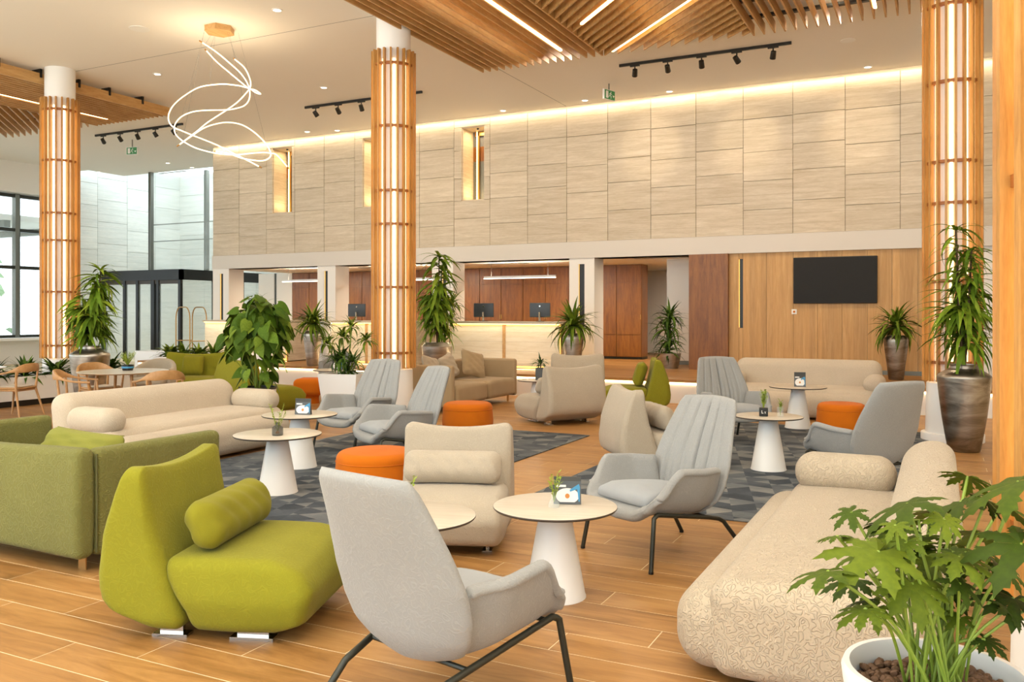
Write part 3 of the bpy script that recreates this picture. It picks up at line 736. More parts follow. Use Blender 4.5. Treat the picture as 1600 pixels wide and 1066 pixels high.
# ================================================================== LOUNGE CHAIR (grey, pleated high back)
def lounge_chair():
    t = thing('lounge_chair', None, None)
    nu, nv = 36, 18
    def sh(u, v):
        a = abs(u); sg = 1 if u >= 0 else -1
        s_ = [0, .26, .42, .52, .60, .70, .82, .93, 1]
        X = interp(a, s_, [0, .15, .235, .275, .298, .318, .336, .350, .360]); Z = interp(a, s_, [0, 0, .006, .035, .085, .15, .214, .238, .240])
        rise = smooth01((v+.04)/.36); X *= .92+.08*smooth01(v/.25)-.17*smooth01((v-.66)/.34)
        y = -.40+.575*v+.05*smooth01((a-.5)/.4)*(1-v)
        z = .395-.045*v+Z*(.35+.65*rise if a > .5 else 1)-.045*(1-smooth01(v/.16))*(1-.5*a)+.02*smooth01((v-.8)/.2)*(a < .5)
        return Vector((sg*X, y, z))
    G = [[sh(-1+2*i/nu, j/nv) for i in range(nu+1)] for j in range(nv+1)]
    def nrm(i, j):
        a = G[j][min(i+1, nu)]-G[j][max(i-1, 0)]; b = G[min(j+1, nv)][i]-G[max(j-1, 0)][i]; n = a.cross(b); return n.normalized() if n.length else Vector((0, 0, 1))
    def ring(j, shrink, fwd):
        up = []; dn = []
        for i in range(nu+1):
            a = abs(-1+2*i/nu); th = .050+.030*(1-smooth01((a-.25)/.4)); n = (nrm(i, min(max(j, 3), nv-2))+nrm(max(i-1, 1), min(max(j, 4), nv-2))+nrm(min(i+1, nu-1), min(max(j, 4), nv-2))).normalized(); m = G[j][i]-n*th*.5+Vector((0, fwd, 0))
            up.append(m+n*th*.5*shrink); dn.append(m-n*th*.5*shrink)
        def end(i0, i1):
            o = (G[max(j, 3)][i0]-G[max(j, 3)][i1]).normalized(); c = (up[i0]+dn[i0])/2; r_ = (up[i0]-dn[i0])/2
            return [c+r_*math.cos(q)+o*r_.length*math.sin(q) for q in (PI*.25, PI*.5, PI*.75)]
        return up+end(nu, nu-1)+list(reversed(dn))+list(reversed(end(0, 1)))
    rings = [ring(0, .25, -.030), ring(0, .65, -.024), ring(0, .92, -.012)]+[ring(j, 1, 0) for j in range(nv+1)]+[ring(nv, .6, .012)]
    MB().loft(rings).build('seat_shell', 'grey', t, angle=80)
    def cf(P, Q):
        P = P.copy(); x, y = Q[:, 0], Q[:, 1]
        P[:, 0] *= 1+.03*(-y); P[:, 2] += np.where(Q[:, 2] > 0, .028*(1-x**2)*(1-y**2), 0)
        P[:, 2] += np.where(Q[:, 2] > 0, .004*np.sin(8*y+5*x*x)*(1-x**2), 0)-.022*y-np.where(y < -.6, (abs(y)-.6)*.09, 0)
        return P
    MB().rbox((.49, .56, .07), .032, cf, (12, 12, 2), c=(0, -.10, .412)).build('seat_cushion', 'greyin', t, angle=80)
    T_ = [0, .03, .08, .16, .28, .45, .6, .8, .94, 1.0]; W = [.09, .18, .255, .315, .350, .356, .335, .295, .266, .240]
    nr, ns = 46, 72; rings = []
    for j in range(nr+1):
        tt = j/nr; hw = interp(tt, T_, W); z = .25+.755*tt; yc = .215+.265*tt-.03*math.sin(PI*tt)
        if tt < .2: yc -= .05*((.2-tt)/.2)**2
        edge = math.sqrt(max(0, 1-abs((tt-.5)/.5)**18))*.8+.2; hth = .034*edge
        ring_ = []
        qs = [(-1+2*i/84, -1) for i in range(85)]+[(1-2*i/24, 1) for i in range(1, 24)]
        for q0, sd in qs:
            q = math.sin(q0*PI/2*.92)/math.sin(PI/2*.92) if sd > 0 else q0
            x = q*hw; d = sd*hth*(max(0, 1-abs(q)**7))**.5; y = yc-.06*q*q+d
            if sd < 0 and tt > .10:
                for s0, amp, wd in ((0, .030, .03), (.34, .018, .028), (-.34, .018, .028), (.66, .011, .026), (-.66, .011, .026)): y += amp*math.exp(-((q-s0)/wd)**2)*min(1, (1-tt)*10)
                wr = max(0, 1-(tt-.12)/.6); y += .0075*wr*math.sin(q*44)*(1-abs(q)**4)
            ring_.append(Vector((x, y, z+(.014*(1-q*q)*(tt-.85)/.15 if tt > .85 else 0))))
        rings.append(ring_)
    MB().loft(rings).build('backrest', 'grey', t, angle=75)
    for s_ in (-1, 1):
        P = [(s_*.345, -.42, .012), (s_*.315, -.37, .325), (s_*.308, -.335, .342), (s_*.27, .14, .262), (s_*.25, .25, .235), (s_*.255, .29, .215), (s_*.30, .44, .012)]
        pts = []
        for i in range(len(P)-1):
            a, b = Vector(P[i]), Vector(P[i+1]); pts += [a.lerp(b, k/3) for k in range(3)]
        pts.append(Vector(P[-1])); lg = MB().tube(pts, .0145, 10).build('leg_frame', 'darkleg', t)
        for p in (P[0], P[-1]): MB().lathe([(.016, -.012), (.016, .004)], 10, c=p).build('glide', 'black', lg)
    MB().tube([(-.27, .14, .262), (.27, .14, .262)], .011, 8).build('crossbar', 'darkleg', t)
    MB().tube([(-.305, -.30, .335), (.305, -.30, .335)], .011, 8).build('crossbar', 'darkleg', t)
    return t
KIDS = {}
proto = lounge_chair(); first = True
CH = [((-1.81, 3.0), (.22, .975), 'large grey lounge chair seen from behind at the bottom centre', 0),
      ((-1.66, 5.62), (-.52, -.855), 'grey pleated lounge chair facing the pale round table beside the cream sofa', 0),
      ((-6.12, 8.28), (-.16, -.99), 'grey pleated lounge chair in front of the middle slatted column', RZ),
      ((-4.98, 7.45), (-.52, -.86), 'grey pleated lounge chair beside the orange pouf, behind the beige slipper chair with a bolster', RZ),
      ((-2.32, 10.75), (.62, -.78), 'grey-blue pleated lounge chair left of the far cream sofa, its back to the steps', RZ),
      ((-.60, 8.15), (-.74, .67), 'grey lounge chair seen from behind on the right rug, near the bronze vase', RZ)]
for (p, f, lab, z) in CH:
    o = proto if first else copy_tree(proto); first = False
    o.location = (p[0], p[1], z); o.rotation_euler = (0, 0, face(*f)); tag(o, lab, 'lounge chair', 'grey lounge chairs')

# ================================================================== SLIPPER CHAIR (wedge back, faceted seat)
def slipper(label, loc, f, fab, pf=None, pillow=None, w=.86, sc_=1.0, grp='low slipper chairs', pl_label=None, z=0):
    t = thing('slipper_chair', label, 'slipper chair', (loc[0], loc[1], z), face(*f), grp); t.scale = (sc_, sc_, sc_)
    # back wedge: y from rear .50 to front
    def bf(P, Q):
        P = P.copy(); u, v, q = Q[:, 0], Q[:, 1], (Q[:, 2]+1)/2
        yr = np.interp(q, [0, .12, .3, .6, .85, 1], [.36, .47, .50, .47, .40, .345]); yf = np.interp(q, [0, .12, .35, .6, .85, 1], [.04, .06, .13, .195, .235, .25])
        zt = .05+.79*q
        zt = zt+np.where(q > .4, (q-.4)/.6*(.05*u*u-.035), 0)                     # saddle top
        zt = zt+np.where(q < .2, (.2-q)/.2*(.07*np.clip(v, 0, 1)), 0)              # rear undercut
        P[:, 1] = yf+(yr-yf)*(v+1)/2; P[:, 2] = zt
        P[:, 0] *= 1-.05*q; P[:, 0] *= 1-.03*(1-q)
        return P
    MB().rbox((w, .40, .79), .075, bf, (8, 5, 10)).build('backrest', fab, t, angle=75)
    def sf(P, Q):
        P = P.copy(); u, v, q = Q[:, 0], Q[:, 1], (Q[:, 2]+1)/2
        yr = np.interp(q, [0, .3, .7, 1], [.02, .05, .14, .16]); yf = np.interp(q, [0, .15, .6, .85, 1], [-.42, -.55, -.60, -.53, -.42])
        zt = .045+.36*q
        zt = zt+np.where(q > .6, -.03*np.clip(v, 0, 1)*0+.02*(1-u*u)*(1-v*v), 0)
        P[:, 1] = yf+(yr-yf)*(v+1)/2; P[:, 2] = zt
        P[:, 0] *= (1+.05*np.sin((v+1)/2*PI))*np.interp(q, [0, .45, 1], [.90, 1.0, .93])
        return P
    MB().rbox((w*.97, .62, .36), .06, sf, (8, 8, 6)).build('seat', fab, t, angle=75)
    for s_ in (-1, 1):
        for y0, y1 in ((-.38, -.16), (.06, .24)): MB().box(s_*.31-.035, s_*.31+.035, y0, y1, .0, .012).box(s_*.31-.012, s_*.31+.012, y0+.03, y1-.03, .012, .055).build('foot', 'chrome', t, smooth=False)
    if pillow:
        # a cushion rests on the seat: a thing of its own
        def pfn(P, Q):
            P = P.copy(); u, v = Q[:, 0], Q[:, 2]
            k = np.sqrt(np.clip(1-u**6, 0, 1))*np.sqrt(np.clip(1-v**4, 0, 1)); P[:, 1] *= .25+.75*k
            P[:, 2] *= 1-.10*(1-np.abs(u)**2)*0+.04*np.abs(u)**4; P[:, 1] += .006*np.sin(u*17+v*5)*k*np.sign(Q[:, 1])
            return P
        if pillow == 'bolster': mb = MB().rbox((.72*w/.86, .20, .25), .09, pfn, (20, 3, 8)); pos = (0, -.012, .545); rot = (R(-26), 0, 0); nm = 'lumbar_cushion'
        else: mb = MB().rbox((.40, .16, .38), .07, pfn, (10, 3, 10)); pos = (0, .055, .60); rot = (R(-17), 0, 0); nm = 'square_cushion'
        o = mb.build(nm, pf or fab, angle=80); MX = Matrix.Translation((loc[0], loc[1], z)) @ Matrix.Rotation(face(*f), 4, 'Z') @ Matrix.Diagonal((sc_, sc_, sc_, 1)) @ Matrix.Translation(pos) @ Matrix.Rotation(rot[0], 4, 'X')
        o.matrix_world = MX; tag(o, pl_label, 'cushion')
        MB().tube([(x, 0, .116+.004*abs(x)) for x in np.linspace(-.3 if pillow == 'bolster' else -.18, .3 if pillow == 'bolster' else .18, 12)] if pillow == 'bolster' else [(x, 0, .19) for x in np.linspace(-.17, .17, 8)], .004, 5).build('piping', pf or fab, o)
    return t
slipper('bright lime slipper chair with a bolster cushion in the left foreground', (-3.38, 3.42), (.94, .34), 'lime', 'limep', 'bolster', w=.90, sc_=1.0, pl_label='lime bolster cushion on the nearest lime slipper chair')
slipper('beige slipper chair with a long bolster facing the camera near the centre', (-3.10, 5.28), (.36, -.93), 'beige', 'beige', 'bolster', w=.90, sc_=.93, z=.0, pl_label='beige bolster cushion on the beige chair facing the camera')
slipper('beige slipper chair seen from its side behind the pleated grey chair', (-2.62, 8.55), (.80, .60), 'beige', 'beige', 'bolster', w=.86, sc_=1.0, pl_label='beige cushion peeking out behind the pleated grey chair')
slipper('beige slipper chair turned away in the centre, beyond the left rug', (-4.95, 11.55), (-.82, .57), 'beige', 'beige', 'bolster', w=1.0, pl_label='pale cushion on the seat of the turned-away beige chair')
slipper('beige chair whose back shows behind the turned-away beige chair', (-5.62, 13.75), (-.45, .89), 'beige', None, None, w=.86, sc_=1.08)
slipper('far lime slipper chair in profile, by the white step', (-4.34, 13.15), (-.93, -.37), 'lime', 'limep', 'square', w=.84, sc_=1.03, pl_label='square lime cushion on the far lime slipper chair')
slipper('wide lime sofa chair facing the camera at the left, beside the wooden chairs', (-12.55, 11.75), (.42, -.9), 'lime', 'limep', 'square', w=1.25, sc_=1.0, pl_label='dark green cushion on the wide lime sofa chair')
slipper('lime chair seen from behind under the large-leaved plant', (-9.75, 10.45), (.25, .97), 'lime', None, None, w=.98, sc_=1.05)

# ================================================================== ROUNDED SOFA (cream, bolster arms)
def round_sofa(label, loc, f, L, fab, arms=(1, 1), z=0, H=.78):
    t = thing('rounded_sofa', label, 'sofa', (loc[0], loc[1], z), face(*f), 'cream rounded sofas')
    def sf(P, Q):
        P = P.copy(); v, q = Q[:, 1], Q[:, 2]
        P[:, 2] += np.where(q > 0, .025*(1-Q[:, 0]**4)*(1-v*v), 0)
        return P
    MB().rbox((L, .86, .425), .10, sf, (18, 8, 3), c=(0, -.01, .245), k=5).build('seat', fab, t, angle=80)
    MB().rbox((L-.05, .34, .37), .155, None, (18, 2, 2), c=(0, -.435, .215), k=6).build('front_roll', fab, t, angle=80)
    def bf(P, Q):
        P = P.copy(); q = (Q[:, 2]+1)/2; P[:, 1] += .12*q; P[:, 1] *= 1; P[:, 0] *= 1-.03*q
        return P
    bl = L-.10; bx = 0
    if arms[0] and not arms[1]: bx = 0
    MB().rbox((bl, .30, H-.22), .14, bf, (18, 3, 5), c=(0, .30, .22+(H-.22)/2), k=6).build('backrest', fab, t, angle=80)
    for i, s_ in enumerate((-1, 1)):
        if arms[i]:
            MB().rbox((.29, .62, .25), .12, None, (3, 8, 2), c=(s_*(L/2-.15), -.10, .545), k=6).build('armrest', fab, t, angle=80)
    for sx in (-1, 1):
        for y in (-.3, .3): MB().lathe([(.022, 0), (.022, .04)], 10, c=(sx*(L/2-.3), y, 0)).build('foot', 'black', t)
    return t
round_sofa('cream patterned sofa in the right foreground, partly hidden by the lobed-leaf plant', (-.46, 4.91), (-1, 0), 2.52, 'cream', (1, 0), H=.80)
round_sofa('cream rounded sofa at the left between the olive sofa and the wooden chairs', (-7.52, 6.84), (1, 0.03), 2.55, 'creamf', (1, 1))
round_sofa('far cream sofa in front of the oak wall with the screen', (-1.9, 13.9), (0.0, -1), 2.35, 'creamf', (1, 1), H=.86)

# ================================================================== PANEL SOFA (thin upright back and arms)
def panel_sofa(label, loc, f, L, D, fab, pipe, H=.76, grp=None, arms=(1, 1)):
    t = thing('panel_sofa', label, 'sofa', (loc[0], loc[1], 0), face(*f), grp); g = .12
    pb = lambda P, Q: P+np.stack([0*P[:, 0], .012*np.sin(PI*(Q[:, 2]+1)/2)*np.sign(Q[:, 1]), .012*np.cos(Q[:, 0]*PI)*(Q[:, 2] > .5)*-1], 1)
    MB().rbox((L-.01, g, H-.10), .045, pb, (14, 2, 6), c=(0, D/2-g/2, .10+(H-.10)/2)).build('backrest', fab, t, angle=70)
    for i, s_ in enumerate((-1, 1)):
        if arms[i]:
            MB().rbox((g, D-g-.005, H-.10), .045, None, (2, 10, 6), c=(s_*(L/2-g/2), -g/2, .10+(H-.10)/2)).build('armrest', fab, t, angle=70)
            MB().tube([(s_*(L/2-.004), D/2-g-.003, .13), (s_*(L/2-.0), D/2-g-.003, .45), (s_*(L/2-.004), D/2-g-.003, H-.03)], .007, 6).build('piping', pipe, t)
    n = 2; sw = (L-2*g)/n
    for k in range(n):
        x = -L/2+g+sw*(k+.5)
        MB().rbox((sw-.008, D-g+.02, .30), .07, lambda P, Q: P+np.stack([0*P[:, 0], 0*P[:, 0], np.where(Q[:, 2] > 0, .02*(1-Q[:, 0]**4), 0)], 1), (8, 8, 3), c=(x, -g/2-.02, .27)).build('seat', fab, t, angle=75)
    for sx in (-1, 1):
        for y in (-D/2+.12, D/2-.14): MB().box(sx*(L/2-.16)-.035, sx*(L/2-.16)+.035, y-.004, y+.004, 0, .11).build('leg', 'brass', t, smooth=False)
    return t
panel_sofa('olive green patterned sofa cut by the left edge, seen from behind', (-5.62, 4.05), (0.03, 1), 2.02, 1.12, 'olive', 'piping', .76)
panel_sofa('taupe sofa with three cushions right of the middle column', (-7.36, 12.85), (1, 0), 2.35, .98, 'taupe', 'taupe', .76)
def cushion(label, loc, rot, fab, s_=(.46, .16, .44), nm='square_cushion'):
    def pfn(P, Q):
        P = P.copy(); u, v = Q[:, 0], Q[:, 2]; k = np.sqrt(np.clip(1-u**4, 0, 1))*np.sqrt(np.clip(1-v**4, 0, 1)); P[:, 1] *= .12+.88*k
        P[:, 0] *= 1-.07*(1-v*v); P[:, 2] *= 1-.07*(1-u*u)
        P[:, 1] += (.007*np.sin(u*8+v*11)+.005*np.sin(v*17-u*6))*k; return P
    o = MB().rbox(s_, min(s_)*.45, pfn, (12, 3, 12)).build(nm, fab, angle=85); o.location = loc; o.rotation_euler = rot; tag(o, label, 'cushion')
    MB().tube([(x, 0, s_[2]/2*(.93+.07*(x/s_[0]*2)**2)) for x in np.linspace(-s_[0]*.44, s_[0]*.44, 10)], .004, 5).build('piping', fab, o); return o
cushion('olive buttoned cushion leaning inside the olive sofa', (-5.50, 4.10, .60), (R(-38), R(3), R(4)), 'olivep', (.74, .18, .36))
cushion('pale cushion leaning on the taupe sofa, nearest the column', (-7.57, 12.2, .66), (R(-20), R(12), R(88)), 'beige')
cushion('pale cushion in the middle of the taupe sofa', (-7.57, 12.75, .66), (R(-20), R(-14), R(92)), 'beige')
cushion('large creased cushion at the far end of the taupe sofa', (-7.42, 13.35, .68), (R(-24), R(14), R(66)), 'taupe', (.52, .17, .5))

# ================================================================== TABLES
def coffee(label, loc, r=.35, h=.51, base=.175, z=0, grp='round tables on white cones'):
    t = thing('coffee_table', label, 'coffee table', (loc[0], loc[1], z), .3, grp)
    MB().lathe([(base, 0), (base, .006), (base-.004, .012), (.085, h-.02), (.085, h-.014)], 48).build('base', 'white', t)
    MB().lathe([(r-.006, h-.015), (r, h-.008), (r, h-.002), (r-.002, h-.0015)], 64).build('edge_band', 'darkedge', t)
    MB().lathe([(0, h), (r-.004, h), (r-.001, h-.0014)], 64).build('tabletop', 'tabletop', t, recalc=False)
    return t
coffee('pale round table with the framed card and flower, beside the pleated grey chair', (-1.95, 4.46))
coffee('round table half hidden behind the foreground grey chair', (-2.55, 3.90), .35)
coffee('round table with the smoked-glass bud vase, nearer of the left pair', (-5.24, 5.88), .38, .515, z=RZ)
coffee('round table with the upright card, further of the left pair', (-5.9, 6.95), .38, .54, z=RZ)
coffee('round table with the black cube pot on the right rug', (-1.56, 8.95), .34, .54, z=RZ)
coffee('far round table with a card in front of the far cream sofa', (-1.76, 12.35), .38, .565, z=RZ)
coffee('far round table beside the turned-away beige chair', (-5.86, 12.7), .33, .5)
coffee('far round table with a card by the white planter', (-10.1, 12.9), .42, .53)
def dining(label, loc, r=.6):
    t = thing('dining_table', label, 'dining table', (loc[0], loc[1], 0), .4, 'round dining tables')
    MB().lathe([(0, .715), (r-.05, .715), (r, .733), (r, .74), (0, .74)], 64).build('tabletop', 'tabletop', t)
    for i in range(4):
        a = PI/4+i*PI/2; MB().tube([(math.cos(a)*.44, math.sin(a)*.44, 0), (math.cos(a)*.36, math.sin(a)*.36, .72)], [.016, .024], 10).build('leg', 'chairwood', t)
dining('round dining table with a planted bowl at the left', (-10.72, 8.75), .62)
dining('round dining table cut by the left edge of the picture', (-13.52, 8.1), .6)

# wooden armchair with curved rail
def armchair():
    t = thing('wooden_armchair', None, None)
    def sf(P, Q): P = P.copy(); P[:, 0] *= 1-.12*Q[:, 1]; P[:, 2] += -.008*(1-Q[:, 0]**2)*(Q[:, 2] > 0); return P
    MB().rbox((.46, .44, .035), .016, sf, (8, 8, 1), c=(0, 0, .445)).build('seat', 'chairwood', t)
    MB().rbox((.40, .38, .02), .009, sf, (4, 4, 1), c=(0, 0, .468)).build('seat_pad', 'creamf', t)
    P = [(-.29, -.20, .655), (-.30, -.05, .665), (-.285, .10, .69), (-.22, .225, .735), (-.11, .285, .755), (0, .30, .76), (.11, .285, .755), (.22, .225, .735), (.285, .10, .69), (.30, -.05, .665), (.29, -.20, .655)]
    P = catmull([Vector(p) for p in P], 4); rings = []
    for i, p in enumerate(P):
        q = abs(i/(len(P)-1)*2-1); hh = .014+.050*smooth01((.62-q)/.4); tt = .022-.006*(1-q)
        tan = (P[min(i+1, len(P)-1)]-P[max(i-1, 0)]).normalized(); n = Vector((-tan.y, tan.x, 0)).normalized()
        rings.append([p+n*a+Vector((0, 0, b)) for a, b in sell(tt, hh, .55, 12)])
    MB().loft(rings).build('arm_rail', 'chairwood', t)
    for s_ in (-1, 1):
        MB().tube([(s_*.235, -.235, 0), (s_*.235, -.20, .43), (s_*.285, -.17, .655)], [.013, .019, .012], 10).build('leg', 'chairwood', t)
        MB().tube([(s_*.27, .30, 0), (s_*.21, .19, .43), (s_*.235, .215, .72)], [.013, .02, .014], 10).build('leg', 'chairwood', t)
        MB().tube([(s_*.225, -.19, .415), (s_*.205, .18, .415)], .014, 8).build('side_rail', 'chairwood', t)
    for y in (-.19, .18): MB().tube([(-.215, y, .41), (.215, y, .41)], .014, 8).build('cross_rail', 'chairwood', t)
    return t
pa = armchair(); first = True
for (p, f, lab, z) in [((-10.56, 7.90), (.75, .66), 'wooden armchair nearest the cream sofa, left of the dining table with the bowl', 0),
                  ((-9.52, 8.36), (-.9, .42), 'wooden armchair right of the dining table with the bowl, its curved back to the camera', 0),
                  ((-11.52, 8.98), (.95, -.2), 'wooden armchair tucked behind the dining table, before the tall silver vase', 0),
                  ((-12.72, 8.42), (-.95, -.3), 'wooden armchair beside the low white planter, right of the cropped table', 0),
                  ((-12.75, 7.32), (-.85, .5), 'wooden armchair cut by the left picture edge', 0)]:
    o = pa if first else copy_tree(pa); first = False
    o.location = (*p, z); o.rotation_euler = (0, 0, face(*f)); tag(o, lab, 'wooden chair', 'wooden armchairs')

# rounded tub chairs
def tub(label, loc, f, fab='grey', s_=1):
    t = thing('tub_chair', label, 'tub chair', (*loc, 0), face(*f)); t.scale = (s_, s_, s_)
    rings = []
    for j in range(29):
        a = -PI*.12+(PI*1.24)*j/28; c, s2 = math.cos(a), math.sin(a); k = math.sin(max(0, min(PI, a)))
        H = .62+.16*k; rings.append([Vector((c*(.33+x), .02+s2*(.31+x), (H+.28)/2+b)) for x, b in sell(.045, (H-.28)/2, .5, 14)])
    MB().loft(rings).build('backrest', fab, t, angle=70)
    MB().rbox((.56, .56, .14), .06, None, (5, 5, 2), c=(0, -.02, .40)).build('seat', fab, t, angle=70)
    for sx in (-1, 1):
        for sy in (-1, 1): MB().tube([(sx*.26, sy*.25, 0), (sx*.2, sy*.2, .34)], .013, 8).build('leg', 'chairwood', t)
tub('small grey tub chair behind the far card table, by the desk', (-10.85, 13.9), (.25, -.97))
tub('small grey tub chair partly behind the planted white box', (-9.75, 14.05), (-.3, -.95))
tub('small beige round-backed chair beyond the dining table', (-12.35, 10.7), (.4, -.9), 'beige')

# poufs
def pouf(label, loc, r=.31, h=.44, z=0, sq=0, stem=False):
    t = thing('pouf', label, 'pouf', (*loc, z), .4, 'orange poufs')
    if stem:
        MB().rbox((2*r, 2*r, h-.14), .09, None, (4, 4, 2), c=(0, 0, .14+(h-.14)/2), k=5).build('cushion_body', 'orange', t, angle=80); MB().lathe([(r*.62, 0), (r*.6, .1), (r*.66, .16)], 28).build('base', 'orange', t)
    else:
        e = [(0, h)]+[(r-.06+.06*math.sin(a), h-.06+.06*math.cos(a)-.004*0) for a in np.linspace(0, PI/2, 8)]+[(r+.012, h*.5), (r-.0, .05), (r-.03, .02)]
        MB().lathe([(p[0], p[1]+(.012*(1-(p[0]/r)**2))) for p in reversed(e)], 56).build('cushion_body', 'orange', t, angle=80)
        MB().tube([(math.cos(a)*(r+.003), math.sin(a)*(r+.003), h-.075) for a in np.linspace(0, 2*PI, 48, endpoint=False)], .004, 5, closed=True).build('seam', 'orange', t)
        MB().lathe([(r-.05, 0), (r-.05, .03)], 28).build('base', 'black', t)
pouf('orange pouf beside the beige slipper chair that faces the camera', (-4.15, 5.84), .33, .45, RZ)
pouf('orange pouf behind the grey chair, in front of the taupe sofa', (-5.33, 9.45), .31, .45, RZ)
pouf('square-topped orange pouf between the white planter and the lime chair', (-8.72, 11.45), .29, .47, 0, stem=True)
pouf('small orange pouf just right of the lime chair back', (-9.95, 12.0), .25, .44, 0, stem=True)
pouf('orange pouf behind the rightmost grey chair, by the far table', (-1.12, 11.55), .29, .44, RZ)

# ================================================================== RECEPTION
def desk(label, x0, x1, y0, depth, splits):
    t = thing('reception_desk', label, 'reception desk', (x0, y0, PZ), 0, 'reception desks'); L = x1-x0; H = .985
    box('worktop', 'stone', -.03, L+.03, -.05, depth, H-.045, H, t)
    xs = [0]+splits+[L]
    for a, b in zip(xs[:-1], xs[1:]):
        MB().box(a+.02, b-.02, 0, .03, .07, H-.085).build('front_panel', 'deskstone', t, smooth=False)
    MB().box(.0, L, .03, .05, .03, H-.05).build('carcass', 'ledy', t, smooth=False)
    MB().box(.02, L-.02, -.035, -.02, H-.058, H-.046).build('light_strip', 'ledw', t, smooth=False); MB().box(.0, L, -.012, .03, .0, .012).build('light_strip', 'ledw', t, smooth=False)
    for s_ in splits: box('divider', 'slat', s_-.035, s_+.035, -.01, .03, .03, H-.05, t)
    box('end_panel', 'stone', L-.0, L+.03, .05, depth-.02, .02, H-.045, t); box('end_panel', 'stone', -.03, 0, .05, depth-.02, .02, H-.045, t)
    box('edge_trim', 'slat', L, L+.03, .02, .05, .02, H-.045, t); box('kick', 'black', .02, L-.02, .05, depth-.1, 0, .03, t)
    for (yy, zz, rx, en) in ((-.075, H-.055, R(-30), 7), (-.12, .03, R(180+35), 4)):
        area_light('desk_lamp', (x0+L/2, y0+yy, PZ+zz), L-.1, en, (1, .87, .64), (rx, 0, 0), size_y=.02)
    return t
desk('middle reception desk with two glowing stone panels and two monitors', -9.43, -6.86, 15.95, .85, [1.30])
desk('reception desk mostly hidden behind the middle column', -12.9, -10.35, 15.95, .85, [1.28])
desk('left reception desk behind the large-leaved plant', -16.6, -13.96, 15.95, .95, [1.3])
def monitor(label, x, y, rz=0):
    t = thing('monitor', label, 'monitor', (x, y, PZ+.985), rz, 'desk monitors')
    MB().rbox((.46, .03, .30), .012, None, (2, 1, 2), c=(0, 0, .24)).build('housing', 'screen', t); box('display', 'tv', -.215, .215, .016, .018, .105, .375, t)
    MB().tube([(0, -.02, .0), (0, -.035, .20)], .022, 10).build('stand', 'chrome', t); MB().lathe([(.09, 0), (.09, .008), (.03, .014)], 20, c=(0, 0, 0)).build('foot', 'black', t)
    MB().lathe([(0, 0), (.018, 0)], 14, Matrix.Translation((0, -.0165, .32)) @ Matrix.Rotation(R(90), 4, 'X')).build('round_badge', 'chrome', t)
monitor('dark monitor on the left half of the middle desk', -8.8, 16.3, .1); monitor('dark monitor on the right half of the middle desk', -7.47, 16.3, .05); monitor('dark monitor beside the middle column', -12.15, 16.3, .1)
def pendant(label, x0, x1, y, z=2.34):
    t = thing('linear_pendant', label, 'pendant lamp', ((x0+x1)/2, y, z), 0, 'linear pendants'); h = (x1-x0)/2
    box('body', 'white', -h, h, -.02, .02, 0, .05, t); box('diffuser', 'lamp', -h, h, -.018, .018, -.012, 0, t)
    area_light('pendant_fill', ((x0+x1)/2, y, z+.06), 2*h, 26, (1, .86, .66), (PI, 0, 0), size_y=.03)  # upward fill added over the bar to brighten the recess ceiling
    for s_ in (-1, 1): MB().tube([(s_*(h-.2), 0, .05), (s_*(h-.2), 0, 2.8-z)], .003, 5).build('suspension_wire', 'pipeg', t)
pendant('thin glowing bar lamp over the middle reception desk', -9.95, -8.05, 18.45, 2.42); pendant('thin glowing bar lamp over the left reception desk', -16.2, -14.2, 17.98+.4, 2.44); pendant('thin glowing bar lamp left of the middle column', -13.15, -11.4, 18.4, 2.42)
# screen and outlet
t = thing('wall_screen', 'large dark flat screen on the oak wall', 'television', (-1.83, WY-.005, 1.77))
MB().rbox((1.52, .05, .90), .012, None, (2, 1, 2), c=(0, -.045, .45)).build('bezel', 'black', t); box('display', 'tv', -.75, .75, -.074, -.071, .015, .885, t); box('wall_bracket', 'black', -.3, .3, -.02, .0, .2, .7, t)
t = thing('wall_socket', 'small white socket on the oak wall below the screen', 'socket', (wyx := ray(1241, 487).x*WY/ray(1241, 487).y, WY-.001, 1.56))
MB().rbox((.10, .012, .10), .005, None, (1, 1, 1), c=(0, -.006, .05)).build('plate', 'outlet', t); box('insert', 'orange', -.02, .02, -.014, -.012, .03, .07, t)
# waste column by the vase on the platform
t = thing('dispenser_column', 'slim white round column bin beside the silver vase on the platform', 'bin', (-12.5, 15.6, PZ))
MB().lathe([(.17, 0), (.17, .01), (.145, .03), (.135, .95), (.13, .97), (0, .975)], 36).build('body', 'white', t); MB().lathe([(.02, 0), (.02, .01)], 12, Matrix.Translation((.02, -.138, .28)) @ Matrix.Rotation(R(90), 4, 'X')).build('knob', 'brass', t)
MB().lathe([(.02, 0), (.02, .01)], 12, Matrix.Translation((-.05, -.13, .28)) @ Matrix.Rotation(R(90), 4, 'X')).build('knob', 'brass', t)
